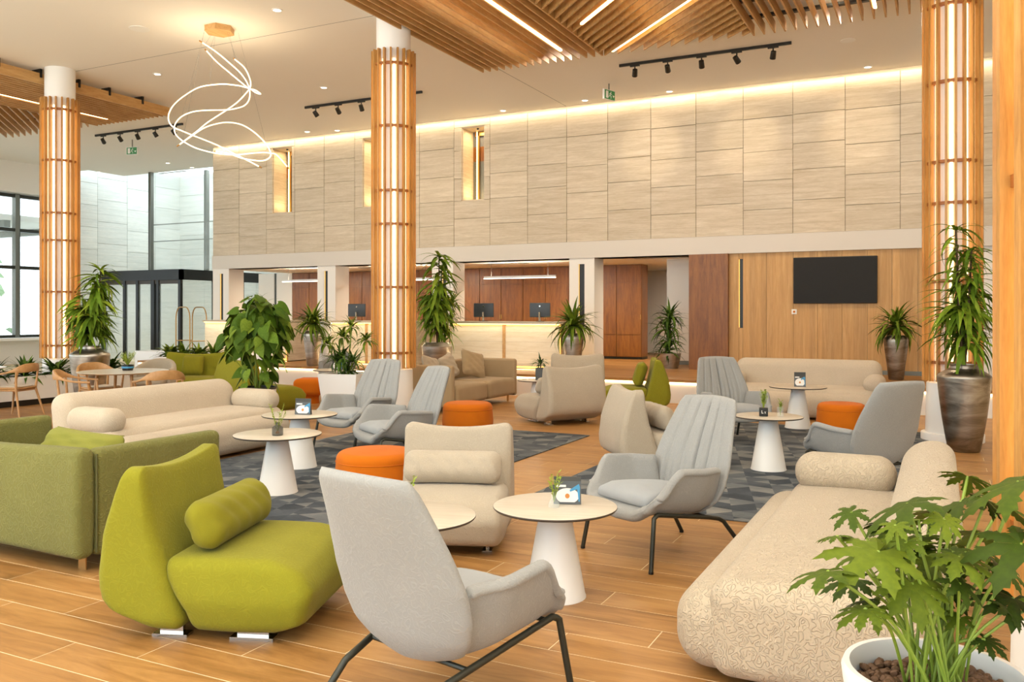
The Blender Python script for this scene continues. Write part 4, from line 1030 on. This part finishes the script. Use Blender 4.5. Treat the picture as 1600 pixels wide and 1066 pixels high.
# luggage cart
t = thing('luggage_cart', 'tall brass hooped luggage cart in front of the glass entrance', 'luggage cart', (-20.0, 18.7, 0), R(-20))
MB().rbox((1.1, .6, .06), .02, None, (2, 2, 1), c=(0, 0, .22)).build('deck', 'darkedge', t)
for y in (-.25, .25):
    MB().tube([(-.5, y, .25), (-.5, y, 1.4)]+[(-.5+.3-.3*math.cos(a)-.0, y, 1.4+.35*math.sin(a)) for a in np.linspace(.15, PI/2, 7)]+[(.2, y, 1.75)]+[(.2+.3*math.sin(a), y, 1.4+.35*math.cos(a)) for a in np.linspace(.1, PI/2, 7)]+[(.5, y, .25)], .018, 8).build('hoop', 'brass', t)
for x in (-.5, .5): MB().tube([(x, -.25, .75), (x, .25, .75)], .014, 8).build('crossbar', 'brass', t)
for x in (-.42, .42):
    for y in (-.22, .22): MB().lathe([(.07, -.02), (.08, -.01), (.08, .01), (.07, .02)], 16, Matrix.Translation((x, y, .08)) @ Matrix.Rotation(R(90), 4, 'X')).tube([(x, y, .1), (x, y, .2)], .012, 6).build('wheel', 'black', t)

# ================================================================== TABLE THINGS
def card(label, loc, z, rz, w_=.085, h_=.12, gl_=False):
    t = thing('menu_card', label, 'menu card', (*loc, z), rz, 'upright table cards')
    T1 = Matrix.Rotation(R(-8), 4, 'X'); 
    MB().box(-w_/2, w_/2, -.002, .002, 0, h_, Matrix.Translation((0, -.012, 0)) @ T1).box(-w_/2, w_/2, -.002, .002, 0, h_, Matrix.Translation((0, .024, 0)) @ Matrix.Rotation(R(8), 4, 'X')).build('folded_board', 'navy', t, smooth=False)
    F = Matrix.Translation((0, -.0155, 0)) @ T1
    def flat(name, m, pts, dz=0): MB().add([F @ Vector((x, -dz, z_)) for x, z_ in pts], [tuple(range(len(pts)))]).build(name, m, t, smooth=False, recalc=False)
    flat('printed_plate', 'cardwhite', [(.036*w_/.085*math.cos(a), .036*h_/.12+.034*h_/.12*math.sin(a)) for a in np.linspace(-.9, PI+.9, 20)])
    flat('printed_arc', 'blueprint', [(w_*.08, h_*.52), (w_*.42, h_*.74), (w_*.46, h_*.62), (w_*.45, h_*.1), (w_*.41, h_*.1), (w_*.36, h_*.55), (w_*.1, h_*.45)], .0006)
    flat('printed_food', 'cardorange', [(.013*math.cos(a), .036*h_/.12+.014*math.sin(a)) for a in np.linspace(0, 2*PI, 14, endpoint=False)], .0012)
    flat('printed_band', 'cardwhite', [(-w_*.42, h_*.62), (-w_*.05, h_*.62), (-w_*.05, h_*.70), (-w_*.42, h_*.70)], .0009)
def sprig(parent, n, h, spread, mname='palm', seed=0, nm='sprig', z=0):
    rnd = random.Random(seed); mb = MB()
    for k in range(n):
        a = rnd.random()*2*PI; r_ = spread*rnd.uniform(.3, 1); top = Vector((math.cos(a)*r_, math.sin(a)*r_, h*rnd.uniform(.7, 1)))
        P = [Vector((0, 0, z))+top*q+Vector((0, 0, 0)) for q in (0, .33, .66, 1)]; mb.tube(P, .002, 4)
        for q in np.linspace(.35, 1, 8):
            p = Vector((0, 0, z))+top*q; b = rnd.random()*2*PI; d = Vector((math.cos(b), math.sin(b), .7)).normalized()*rnd.uniform(.02, .038)
            s_ = Vector((-d.y, d.x, 0)).normalized()*.0065; mb.add([p, p+d*.5+s_, p+d, p+d*.5-s_], [(0, 1, 2, 3)])
    return mb.build(nm, 'sprig', parent, smooth=False, recalc=False)
# hero card table
card('square framed card with a plate print on the pale table by the pleated grey chair', (-1.90, 4.52), .511, R(22), .155, .155)
t = thing('bud_vase', 'tiny glass bud vase with a sprig beside the square framed card', 'vase', (-1.935, 4.41, .5105)); MB().lathe([(.03, 0), (.032, .02), (.012, .055), (.011, .07)], 20).build('body', 'glass', t); sprig(t, 5, .16, .05, 'palm', 3, z=.03)
card('upright card on the further of the left pair of tables', (-5.84, 6.93), .54+RZ+.0005, R(15), .17, .165); card('upright card on the far table by the far cream sofa', (-1.73, 12.33), .565+RZ+.0005, R(10), .15, .2); card('upright card on the far table near the desk', (-10.02, 12.85), .5305, R(15), .2, .26)
t = thing('bud_vase', 'smoked glass bottle with a green sprig on the nearer left table', 'vase', (-5.17, 5.80, .5155+RZ)); MB().lathe([(.045, 0), (.048, .01), (.048, .07), (.02, .09), (.018, .11), (.022, .112)], 24).build('body', 'smoke', t); sprig(t, 6, .24, .07, 'palm', 5, z=.03); MB().lathe([(.0, .01), (.02, .02), (.0, .045)], 12).build('pebble_fill', 'cardorange', t)
t = thing('cube_pot', 'black cube pot with a fern on the right-rug table', 'pot', (-1.60, 8.90, .5405+RZ), .2); MB().rbox((.085, .085, .085), .008, None, (1, 1, 1), c=(0, 0, .0425)).build('pot', 'black', t); sprig(t, 16, .19, .045, 'palm', 6, z=.07)
MB().box(-.02, -.014, -.0445, -.0425, .03, .06).box(-.014, -.002, -.0445, -.0425, .03, .036).build('white_lettering', 'cardwhite', t, smooth=False); MB().tube([(.008, -.0435, .03), (.022, -.0435, .05)], .002, 4).tube([(.022, -.0435, .03), (.008, -.0435, .05)], .002, 4).build('white_lettering', 'cardwhite', t, smooth=False)
t = thing('glass_jar', 'clear slim jar with a green sprig right of the black cube pot', 'jar', (-1.44, 8.93, .5405+RZ)); MB().lathe([(.03, 0), (.033, .005), (.033, .10)], 20).build('jar', 'glass', t); sprig(t, 9, .16, .02, 'palm', 8, z=.01)
t = thing('bud_vase', 'small vase with one sprig on the half-hidden round table', 'vase', (-2.52, 3.86, .5105)); MB().lathe([(.03, 0), (.035, .02), (.012, .07)], 18).build('body', 'smoke', t); sprig(t, 3, .2, .03, 'palm', 9, z=.03)
t = thing('planted_bowl', 'dark blue-banded bowl with small flowers on the dining table', 'pot', (-10.75, 8.85, .7405)); MB().lathe([(.07, 0), (.085, .05), (.085, .085), (.075, .085), (.07, .07), (0, .07)], 24).build('pot', 'black', t); MB().lathe([(.0862, .035), (.0862, .06)], 24).build('blue_band', 'blueprint', t); sprig(t, 34, .20, .12, 'palm', 11, z=.07)
t = thing('table_pot', 'dark pot with a tiny palm on the far table by the beige chairs', 'pot', (-5.82, 12.72, .5005)); MB().rbox((.13, .13, .2), .01, None, (1, 1, 1), c=(0, 0, .1)).build('pot', 'navy', t)
POTP = t
t = thing('glass_dish', 'tiny clear dish left of the tiny palm pot', 'dish', (-6.05, 12.6, .5005)); MB().lathe([(.03, 0), (.045, .03), (.045, .05)], 20).build('dish', 'glass', t)
# ================================================================== PLANTS
def strap(el, droop, wd, segs=7, fold=.35, power=1.0):
    mb = MB(); V = []; x = z = 0.0
    for i in range(segs+1):
        q = i/segs; a = el-droop*q**power
        if i: x += math.cos(a)/segs; z += math.sin(a)/segs
        ww = wd*math.sin(PI*min(1, .12+.88*q)**.75)*(1 if q < 1 else 0)+.0005
        V += [(x, -ww, z+ww*fold), (x, 0, z), (x, ww, z+ww*fold)]
    F = []
    for i in range(segs):
        for k in (0, 1): F.append((i*3+k, i*3+k+1, i*3+k+4, i*3+k+3))
    mb.add(V, F); return mb
def mesh_of(mb, name, m):
    o = mb.build(name, m, None, recalc=False); me = o.data; bpy.data.objects.remove(o); return me
def bank(name, m, el, droops, wd, fold=.35, power=1.0): return [mesh_of(strap(el, d, wd, fold=fold, power=power), name, m) for d in droops]
PALM = bank('leaf', 'palm', 0, (.7, 1.2, 1.7, 2.1), .038)
DPALM = bank('leaf', 'dark_palm', 0, (.6, 1.1, 1.6, 2.0), .034)
WEEP = bank('leaf', 'weep', 0, (1.2, 1.7, 2.2), .052, power=.7)
def put(par, me, p, az, el, L, roll=0, wsc=1):
    o = bpy.data.objects.new('leaf', me); col.objects.link(o); o.parent = par; o.location = p
    o.rotation_euler = (roll, -el, az); o.scale = (L, L*wsc, L); return o
def tuft(par, bankk, c, n, L, el=(.1, 1.5), rnd=random, lean=(0, 0), wsc=1):
    n = int(n*1.7); wsc *= 1.55; n = min(n, 290)
    for k in range(n):
        az = k*2.399+rnd.uniform(-.3, .3); q = (k+.5)/n; e = el[0]+(el[1]-el[0])*q**.8
        l = L*rnd.uniform(.75, 1.1)*(1-.15*q); put(par, rnd.choice(bankk), (c[0]+.02*math.cos(az), c[1]+.02*math.sin(az), c[2]+.05*q), az, e+rnd.uniform(-.15, .15), l, rnd.uniform(-.3, .3), wsc)
def cane(par, P, r, m='trunk'): return MB().tube(catmull([Vector(p) for p in P], 4), r, 8).build('stem', m, par)
def big_vase(label, loc, z=0, s_=1.0, m='vase', shape='tall'):
    t = thing('floor_vase', label, 'floor vase', (*loc, z), 0)
    if shape == 'tall': pr = [(.0, 0), (.155, 0), (.17, .02), (.20, .18), (.235, .40), (.262, .62), (.28, .80), (.287, .845), (.287, .86), (.275, .88), (.20, .93), (.155, .955), (.15, .985), (.158, 1.0), (.14, 1.0), (.135, .93), (0, .93)]
    else: pr = [(0, 0), (.115, 0), (.125, .02), (.15, .25), (.185, .5), (.205, .66), (.205, .70), (.19, .735), (.15, .76), (.14, .775), (.125, .775), (.12, .73), (0, .73)]
    MB().lathe([(r*s_, h*s_) for r, h in pr], 56).build('body', m, t, angle=35); MB().lathe([(0, .0), (.12*s_, 0)], 20, c=(0, 0, (.94 if shape == 'tall' else .74)*s_)).build('soil', 'soil', t, recalc=False); return t
def weeping(label, loc, zb, ztop, n, L, spread=.17, seed=1, bk=None, lean=0, elv=(.1, .9), wsc=1, narrow=.6):
    rnd = random.Random(seed); t = thing('potted_plant', label, 'plant', (*loc, zb)); H = ztop-zb
    C = []
    for k in range(5):
        a = k*1.3+seed; P = [Vector((0, 0, 0)), Vector((math.cos(a)*spread*.3, math.sin(a)*spread*.3, H*.4)), Vector((math.cos(a)*spread*.5, math.sin(a)*spread*.5, H*(.93-.14*k)))]
        C.append(P); cane(t, P, [.012]*9)
    for k in range(2):
        for j in range(9): put(t, rnd.choice(bk or WEEP), C[k][2], j*.7+k, rnd.uniform(.5, 1.35), L*.7, rnd.uniform(-.3, .3), wsc)
    for i in range(min(n, 280)):
        P = C[rnd.choice((0, 0, 1, 1, 2, 3, 4))]; q = rnd.uniform(.11, 1)**.8; p = P[0].lerp(P[1], q*2) if q < .5 else P[1].lerp(P[2], q*2-1)
        hgt = p.z/H; l = L*rnd.uniform(.7, 1.1)*(1-(1-narrow)*hgt)
        put(t, rnd.choice(bk or WEEP), p, rnd.random()*2*PI, rnd.uniform(*elv), l, rnd.uniform(-.4, .4), wsc)
    return t
def vase_palm(label, plab, loc, z, s_, n, L, m='vasel', shape='small', seed=2, bk=None, wsc=1):
    v = big_vase(label, loc, z, s_, m, shape); rnd = random.Random(seed)
    zb = z+(.93 if shape == 'tall' else .74)*s_; t = thing('potted_palm', plab, 'plant', (*loc, zb))
    cane(t, [(0, 0, 0), (.01, 0, .08), (0, .01, .16)], .03)
    tuft(t, bk or PALM, (0, 0, .16), int(n*1.25), L*1.12, (-.15, 1.5), rnd, wsc=wsc*.9); return t
big_vase('tall bronze floor vase in front of the right slatted column', (.24, 11.2), 0, 1.0, 'vase')
weeping('tall weeping narrow-leaved plant in the tall bronze vase', (.24, 11.2), .935, 2.66, 280, .58, .26, 4, wsc=.95, narrow=.8)
big_vase('tall silver floor vase behind the dining table', (-12.32, 9.42), 0, 1.06, 'vasel')
weeping('tall weeping plant in the silver vase beside the left column', (-12.32, 9.42), .99, 2.36, 285, .56, .32, 7, narrow=.85, wsc=1.3)
vase_palm('silver vase on the platform before the left reception desk', 'bright palm in the silver vase on the platform, left of the column bin', (-12.36, 14.98), PZ, 1.0, 46, .62, seed=3)
vase_palm('silver vase on the platform right of the middle reception desk', 'bright palm in the silver vase right of the middle desk', (-6.33, 15.35), PZ, 1.0, 46, .60, seed=5)
vase_palm('bronze vase on the platform below the right edge of the screen', 'palm in the bronze vase below the wall screen', (-.70, 16.45), PZ, 1.0, 46, .56, m='vase', seed=8)
# corridor plant in a low pot
t = thing('plant_pot', 'grey metal pot on the platform by the walnut panel', 'pot', (-5.12, 17.7, PZ)); MB().lathe([(0, 0), (.19, 0), (.25, .32), (.235, .32), (.22, .28), (0, .28)], 40).build('body', 'vasel', t)
t = thing('potted_palm', 'dark bushy palm standing in the corridor opening by the walnut panel', 'plant', (-5.12, 17.7, PZ+.285)); rnd = random.Random(21)
for zz, n, l in ((.05, 26, .50), (.28, 26, .50), (.52, 28, .52), (.75, 30, .52)): tuft(t, DPALM, (rnd.uniform(-.06, .06), rnd.uniform(-.06, .06), zz), n, l, (-.1, 1.45), rnd)
cane(t, [(0, 0, 0), (.02, 0, .4), (0, 0, .8)], .02)
# behind the middle column
t = thing('plant_pot', 'squat silver pot just right of the middle column', 'pot', (-9.30, 15.2, PZ)); MB().lathe([(0, 0), (.2, 0), (.30, .25), (.32, .48), (.25, .56), (.22, .55), (0, .5)], 40).build('body', 'vasel', t)
weeping('tall bright plant just right of the middle column', (-9.30, 15.2), PZ+.5, 2.88, 220, .66, .2, 12, bk=WEEP, narrow=.9, wsc=1.4)
t = thing('plant_pot', 'dark pot in front of the third pilaster', 'pot', (-10.12, 17.1, PZ)); MB().lathe([(0, 0), (.13, 0), (.18, .42), (.15, .42), (0, .38)], 32).build('body', 'black', t)
t = thing('potted_palm', 'slim palm in front of the slot of the third pilaster', 'plant', (-10.12, 17.1, PZ+.385)); rnd = random.Random(22)
for zz, n, l in ((.2, 16, .5), (.55, 18, .52), (.95, 22, .52)): tuft(t, PALM, (rnd.uniform(-.05, .05), 0, zz), n, l, (.1, 1.45), rnd)
cane(t, [(0, 0, 0), (.02, 0, .5), (0, 0, 1.0)], .015)
# white box planter with dracaena
t = thing('box_planter', 'white square planter in front of the middle column', 'planter', (-7.72, 10.1, 0), .2)
g = .30; MB().loft([[(-.22, -.22, 0), (.22, -.22, 0), (.22, .22, 0), (-.22, .22, 0)], [(-g, -g, .72), (g, -g, .72), (g, g, .72), (-g, g, .72)], [(-g+.03, -g+.03, .72), (g-.03, -g+.03, .72), (g-.03, g-.03, .72), (-g+.03, g-.03, .72)], [(-g+.05, -g+.05, .66), (g-.05, -g+.05, .66), (g-.05, g-.05, .66), (-g+.05, g-.05, .66)]]).build('box', 'white', t, smooth=False)
box('soil', 'soil', -.24, .24, -.24, .24, .62, .67, t)
t = thing('dracaena', 'bright dracaena with several heads in the white square planter', 'plant', (-7.72, 10.1, .672)); rnd = random.Random(31)
for (x, y, z, n, l) in ((-.30, -.05, .45, 20, .26), (-.10, .05, .55, 20, .26), (.10, 0, .70, 22, .24), (.28, .1, .50, 20, .26), (0, -.1, .25, 24, .30), (-.18, .0, .2, 20, .28), (.18, -.08, .2, 20, .28), (0.02, 0, .05, 20, .30)):
    cane(t, [(x*.2, y*.2, 0), (x*.6, y*.6, z*.5), (x, y, z)], .010, 'stem'); tuft(t, DPALM if z < .3 else PALM, (x, y, z), n, l, (-.1, 1.4), rnd, wsc=1.3)
# large-leaved plant
def heart():
    mb = MB(); V = []; n = 8
    prof = [(-.10, .16), (0, .30), (.12, .37), (.28, .38), (.46, .33), (.64, .24), (.82, .12), (1.0, .0)]
    for i, (x, wv) in enumerate(prof):
        z = -.28*max(0, x)**1.6; wv = wv+.001
        V += [(x, -wv, z-.10*wv), (x if x > 0 else 0, -wv*.45, z+.07*wv), (max(x, 0), 0, z), (x if x > 0 else 0, wv*.45, z+.07*wv), (x, wv, z-.10*wv)]
    F = [(i*5+k, i*5+k+1, i*5+k+6, i*5+k+5) for i in range(n-1) for k in range(4)]
    return mb.add(V, F)
HEART = mesh_of(heart(), 'leaf', 'broad')
BX, BY = -8.42, 9.05
t = thing('round_planter', 'white planter with dark rim behind the cream sofa', 'planter', (BX, BY, 0)); MB().lathe([(0, 0), (.2, 0), (.25, .56), (.23, .56), (.22, .5), (0, .5)], 40).build('body', 'white', t); MB().lathe([(.252, .545), (.256, .575), (.225, .575), (.225, .55)], 40).build('rim', 'darkleg', t)
t = thing('large_leaved_plant', 'bushy large-leaved climber behind the cream sofa at the left', 'plant', (BX, BY, .505)); rnd = random.Random(44)
for k in range(5): cane(t, [(.03*math.cos(k), .03*math.sin(k), 0), (.08*math.cos(k*1.3), .08*math.sin(k*1.3), .35), (.25*math.cos(k*1.3), .25*math.sin(k*1.3), .75)], .012, 'stem')
for i in range(270):
    u = rnd.random(); az = rnd.random()*2*PI; ph = math.acos(rnd.uniform(-.85, 1)); r_ = .39*rnd.uniform(.5, 1.15)
    p = Vector((math.sin(ph)*math.cos(az)*r_, math.sin(ph)*math.sin(az)*r_, 0.86+math.cos(ph)*r_*1.12))
    if i > 240: p = Vector((math.cos(az)*rnd.uniform(.1, .3), math.sin(az)*rnd.uniform(.1, .3), rnd.uniform(.12, .5)))
    if i > 258: p = Vector((math.cos(az)*.5, math.sin(az)*.5, rnd.uniform(.3, .9)))
    put(t, HEART, p, az+rnd.uniform(-.5, .5), rnd.uniform(-1.25, -.35)+(.45 if p.z > 1.12 else 0), rnd.uniform(.15, .25), rnd.uniform(-.9, .9))
for k in range(5):
    a = k*1.5; P = [Vector((0, 0, .02)), Vector((.35*math.cos(a), .35*math.sin(a), .45)), Vector((.52*math.cos(a), .52*math.sin(a), .28+.1*k))]; cane(t, P, .006, 'stem')
rnd = random.Random(3)
for k in range(12): put(t, PALM[1], (rnd.uniform(-.15, .2), rnd.uniform(-.1, .1), 1.18), rnd.random()*6, rnd.uniform(.9, 1.5), .3, 0, .5)
# low planters at the left
def low_planter(label, plab, x0, x1, y0, y1, h, n, seed, bk):
    t = thing('low_planter', label, 'planter', ((x0+x1)/2, (y0+y1)/2, 0)); hx, hy = (x1-x0)/2, (y1-y0)/2
    MB().box(-hx, hx, -hy, hy, .1, h-.06).box(-hx, hx, -hy, -hy+.04, h-.06, h).box(-hx, hx, hy-.04, hy, h-.06, h).box(-hx, -hx+.04, -hy+.04, hy-.04, h-.06, h).box(hx-.04, hx, -hy+.04, hy-.04, h-.06, h).build('box', 'white', t, smooth=False)
    box('plinth', 'black', -hx+.02, hx-.02, -hy+.02, hy-.02, 0, .1, t); box('soil', 'soil', -hx+.045, hx-.045, -hy+.045, hy-.045, h-.059, h-.03, t)
    rnd = random.Random(seed)
    for k in range(n):
        u = (k+.5)/n; p = (-hx+2*hx*u if hx > hy else 0, -hy+2*hy*u if hy >= hx else 0)
        q = thing('low_fern', plab+(', nearest the camera' if k == 0 else ', %s from the near end' % ('second', 'third', 'fourth', 'last')[k-1]), 'plant', (t.location.x+p[0], t.location.y+p[1], h-.03), 0, 'low ferns in white planters'); tuft(q, bk, (0, 0, .02), 36, .44, (.4, 1.45), rnd, wsc=1.7)
low_planter('long low white planter box at the foot of the left column', 'leafy fern in the long low planter at the left column', -14.45, -14.0, 8.75, 11.6, .50, 5, 5, DPALM)
low_planter('low white planter box beyond the dining table', 'leafy fern in the low planter beyond the dining table', -14.9, -13.2, 12.9, 13.4, .66, 4, 6, PALM)
t = thing('low_bench', 'long low white bench wall in front of the glass entrance', 'bench', (-16.2, 15.6, 0)); MB().rbox((4.4, .5, .62), .02, None, (2, 1, 1), c=(0, 0, .31)).build('body', 'white', t); box('plinth', 'greyframe', -2.15, 2.15, -.2, .2, -.0, .001, t)
t = thing('table_palm', 'tiny palm in the dark pot on the far table', 'plant', (-5.82, 12.72, .702)); rnd = random.Random(9); tuft(t, DPALM, (0, 0, .04), 22, .20, (0, 1.4), rnd, wsc=1.4); cane(t, [(0, 0, 0), (0, 0, .05), (0, 0, .09)], .008)
# window ledge things
t = thing('potted_plant', 'tall grey pot plant outside the left window', 'plant', (-27.2, 14.2, -.1)); MB().lathe([(0, 0), (.25, 0), (.35, 1.0), (.3, 1.0), (0, .9)], 24).build('pot', 'greyframe', t); rnd = random.Random(13); tuft(t, PALM, (0, 0, .95), 30, 1.1, (.2, 1.4), rnd)
t = thing('ledge_bouquet', 'low orange and green bouquet on the white window ledge', 'plant', (-25.2, 15.6, .822)); rnd = random.Random(14); tuft(t, PALM, (0, 0, .0), 24, .3, (.1, 1.2), rnd, wsc=2); MB().lathe([(.1, 0), (.14, .08), (0, .08)], 16).build('bowl', 'cardorange', t)

# ---------------- foreground lobed-leaf plant
pp = atz(1462, 2.12)
t = thing('white_pot', 'large glazed white pot with clay pebbles at the bottom right corner', 'pot', (pp[0], pp[1], 0)); RIM = .72
MB().lathe([(0, 0), (.14, 0), (.15, .01), (.19, .35), (.212, .66), (.218, .705), (.212, .72), (.198, .72), (.192, .705), (.19, .62), (0, .62)], 64).build('body', 'white', t)
MB().lathe([(0, .655), (.19, .655)], 32).build('soil', 'soil', t, recalc=False)
pbm = None; rnd = random.Random(77); pm_ = []
def pebble(sd):
    r2 = random.Random(sd); mb = MB(); rings = []
    for j in range(1, 5):
        a = PI*j/5; rings.append([Vector((math.sin(a)*math.cos(b)*r2.uniform(.85, 1.1), math.sin(a)*math.sin(b)*.85*r2.uniform(.85, 1.1), math.cos(a)*.8)) for b in np.linspace(0, 2*PI, 8, endpoint=False)])
    mb.loft(rings); return mesh_of(mb, 'pebble', 'pebble')
PB = [pebble(i) for i in range(4)]
for i in range(298):
    r_ = .185*math.sqrt((i+.5)/298); a = i*2.399963
    o = link('pebble', rnd.choice(PB), t, (r_*math.cos(a)*.97, r_*math.sin(a)*.97, .662+rnd.uniform(0, .016)), (rnd.uniform(-1, 1), rnd.uniform(-1, 1), rnd.random()*6)); k = rnd.uniform(.010, .0165); o.scale = (k, k, k*.85)
def lobed(seed, nl=9):
    r2 = random.Random(seed); mb = MB(); V = [(0, 0, 0)]; F = []
    span = 2*PI*.80; angs = [-span/2+span*i/(nl-1) for i in range(nl)]
    def pt(a, r, z=0): return (math.cos(a)*r, math.sin(a)*r, z-.30*r*r)
    lob = []
    half = span/(nl-1)/2
    for i, a in enumerate(angs):
        L = (1-.42*abs(a/(span/2))**1.3)*r2.uniform(.9, 1.06); d = half
        def e(q, wv, z): x = L*q; return (math.cos(a)*x-math.sin(a)*wv, math.sin(a)*x+math.cos(a)*wv, z-.30*x*x)
        wmax = .135*L+.02
        s = len(V)
        V += [e(.42, 0, .03), e(.66, 0, .03), e(.85, 0, .02), e(1.0, 0, -.02)]          # s..s+3 mid rib
        sd = []
        for sg in (-1, 1):
            k = len(V); x0 = .36*(.75+.25*L)
            V += [pt(a+sg*half, x0, .0), e(.52, sg*wmax*.78, .0), e(.63, sg*wmax*1.25, -.01), e(.66, sg*wmax*.80, 0), e(.80, sg*wmax*1.0, -.01), e(.83, sg*wmax*.52, 0)]
            f = [(0, s, k), (s, k+1, k), (s, s+1, k+1), (s+1, k+3, k+1), (k+1, k+3, k+2), (s+1, s+2, k+3), (s+2, k+5, k+3), (k+3, k+5, k+4), (s+2, s+3, k+5)]
            F += [x if sg > 0 else tuple(reversed(x)) for x in f]
    mb.add(V, F); return mesh_of(mb, 'leaf', 'fatsia')
LB = [lobed(i, 9 if i % 2 else 7) for i in range(5)]
t = thing('lobed_leaf_plant', 'leafy plant with large lobed leaves and thin stems in the right foreground', 'plant', (pp[0], pp[1], .665))
org = Vector((pp[0], pp[1], .665)); rnd = random.Random(5)
LEAVES = [(1592, 752, 2.05, 118, 175), (1502, 783, 2.25, 92, 160), (1418, 786, 2.10, 100, 190), (1308, 838, 2.05, 42, 120), (1372, 862, 1.98, 112, 215), (1293, 893, 1.95, 78, 185), (1352, 952, 1.92, 62, 200),
          (1462, 872, 2.15, 92, 230), (1425, 912, 2.02, 82, 260), (1597, 850, 1.95, 112, 215), (1545, 884, 2.15, 66, 180), (1585, 935, 2.05, 80, 240), (1500, 965, 2.10, 38, 200), (1540, 1000, 2.05, 40, 300),
          (1445, 838, 2.30, 76, 150), (1528, 832, 2.35, 74, 90), (1484, 925, 2.2, 52, 240), (1398, 830, 2.28, 70, 170), (1512, 745, 2.4, 60, 60), (1565, 790, 2.35, 70, 20), (1455, 800, 2.38, 66, 100), (1335, 905, 2.12, 60, 170), (1330, 800, 2.2, 46, 200), (1500, 870, 2.02, 72, 270)]
for i, (px, py, dep, rp, az) in enumerate(LEAVES):
    p = Vector((0, 0, EYE))+ray(px, py)*dep-org
    o = bpy.data.objects.new('leaf', LB[i % 5]); col.objects.link(o); o.parent = t; o.location = p
    out = math.atan2(p.y, p.x); th_ = YAW+R(az)       # heading of the leaf tip in plan
    o.rotation_euler = (rnd.uniform(-.25, .25), rnd.uniform(.1, .45), th_); r_ = rp*dep/FPX; o.scale = (r_, r_, r_)
    b = Vector((rnd.uniform(-.05, .05)+p.x*.12, rnd.uniform(-.05, .05)+p.y*.12, -.0)); m_ = b.lerp(p, .5)+Vector((0, 0, .06))
    MB().tube(catmull([b, b.lerp(m_, .5)+Vector((0, 0, .02)), m_, p], 3), .0042, 6).build('stem', 'stem', t)
for i in range(26):
    a = rnd.random()*2*PI; r_ = rnd.uniform(.05, .22); b = Vector((rnd.uniform(-.07, .07), rnd.uniform(-.07, .07), 0)); p = Vector((math.cos(a)*r_, math.sin(a)*r_, rnd.uniform(.22, .45)))
    MB().tube(catmull([b, b.lerp(p, .5)+Vector((0, 0, .03)), p], 3), .0036, 6).build('stem', 'stem', t)
    o = bpy.data.objects.new('leaf', LB[i % 5]); col.objects.link(o); o.parent = t; o.location = p; o.rotation_euler = (rnd.uniform(-.4, .4), rnd.uniform(.2, .7), a); k = rnd.uniform(.05, .09); o.scale = (k, k, k)
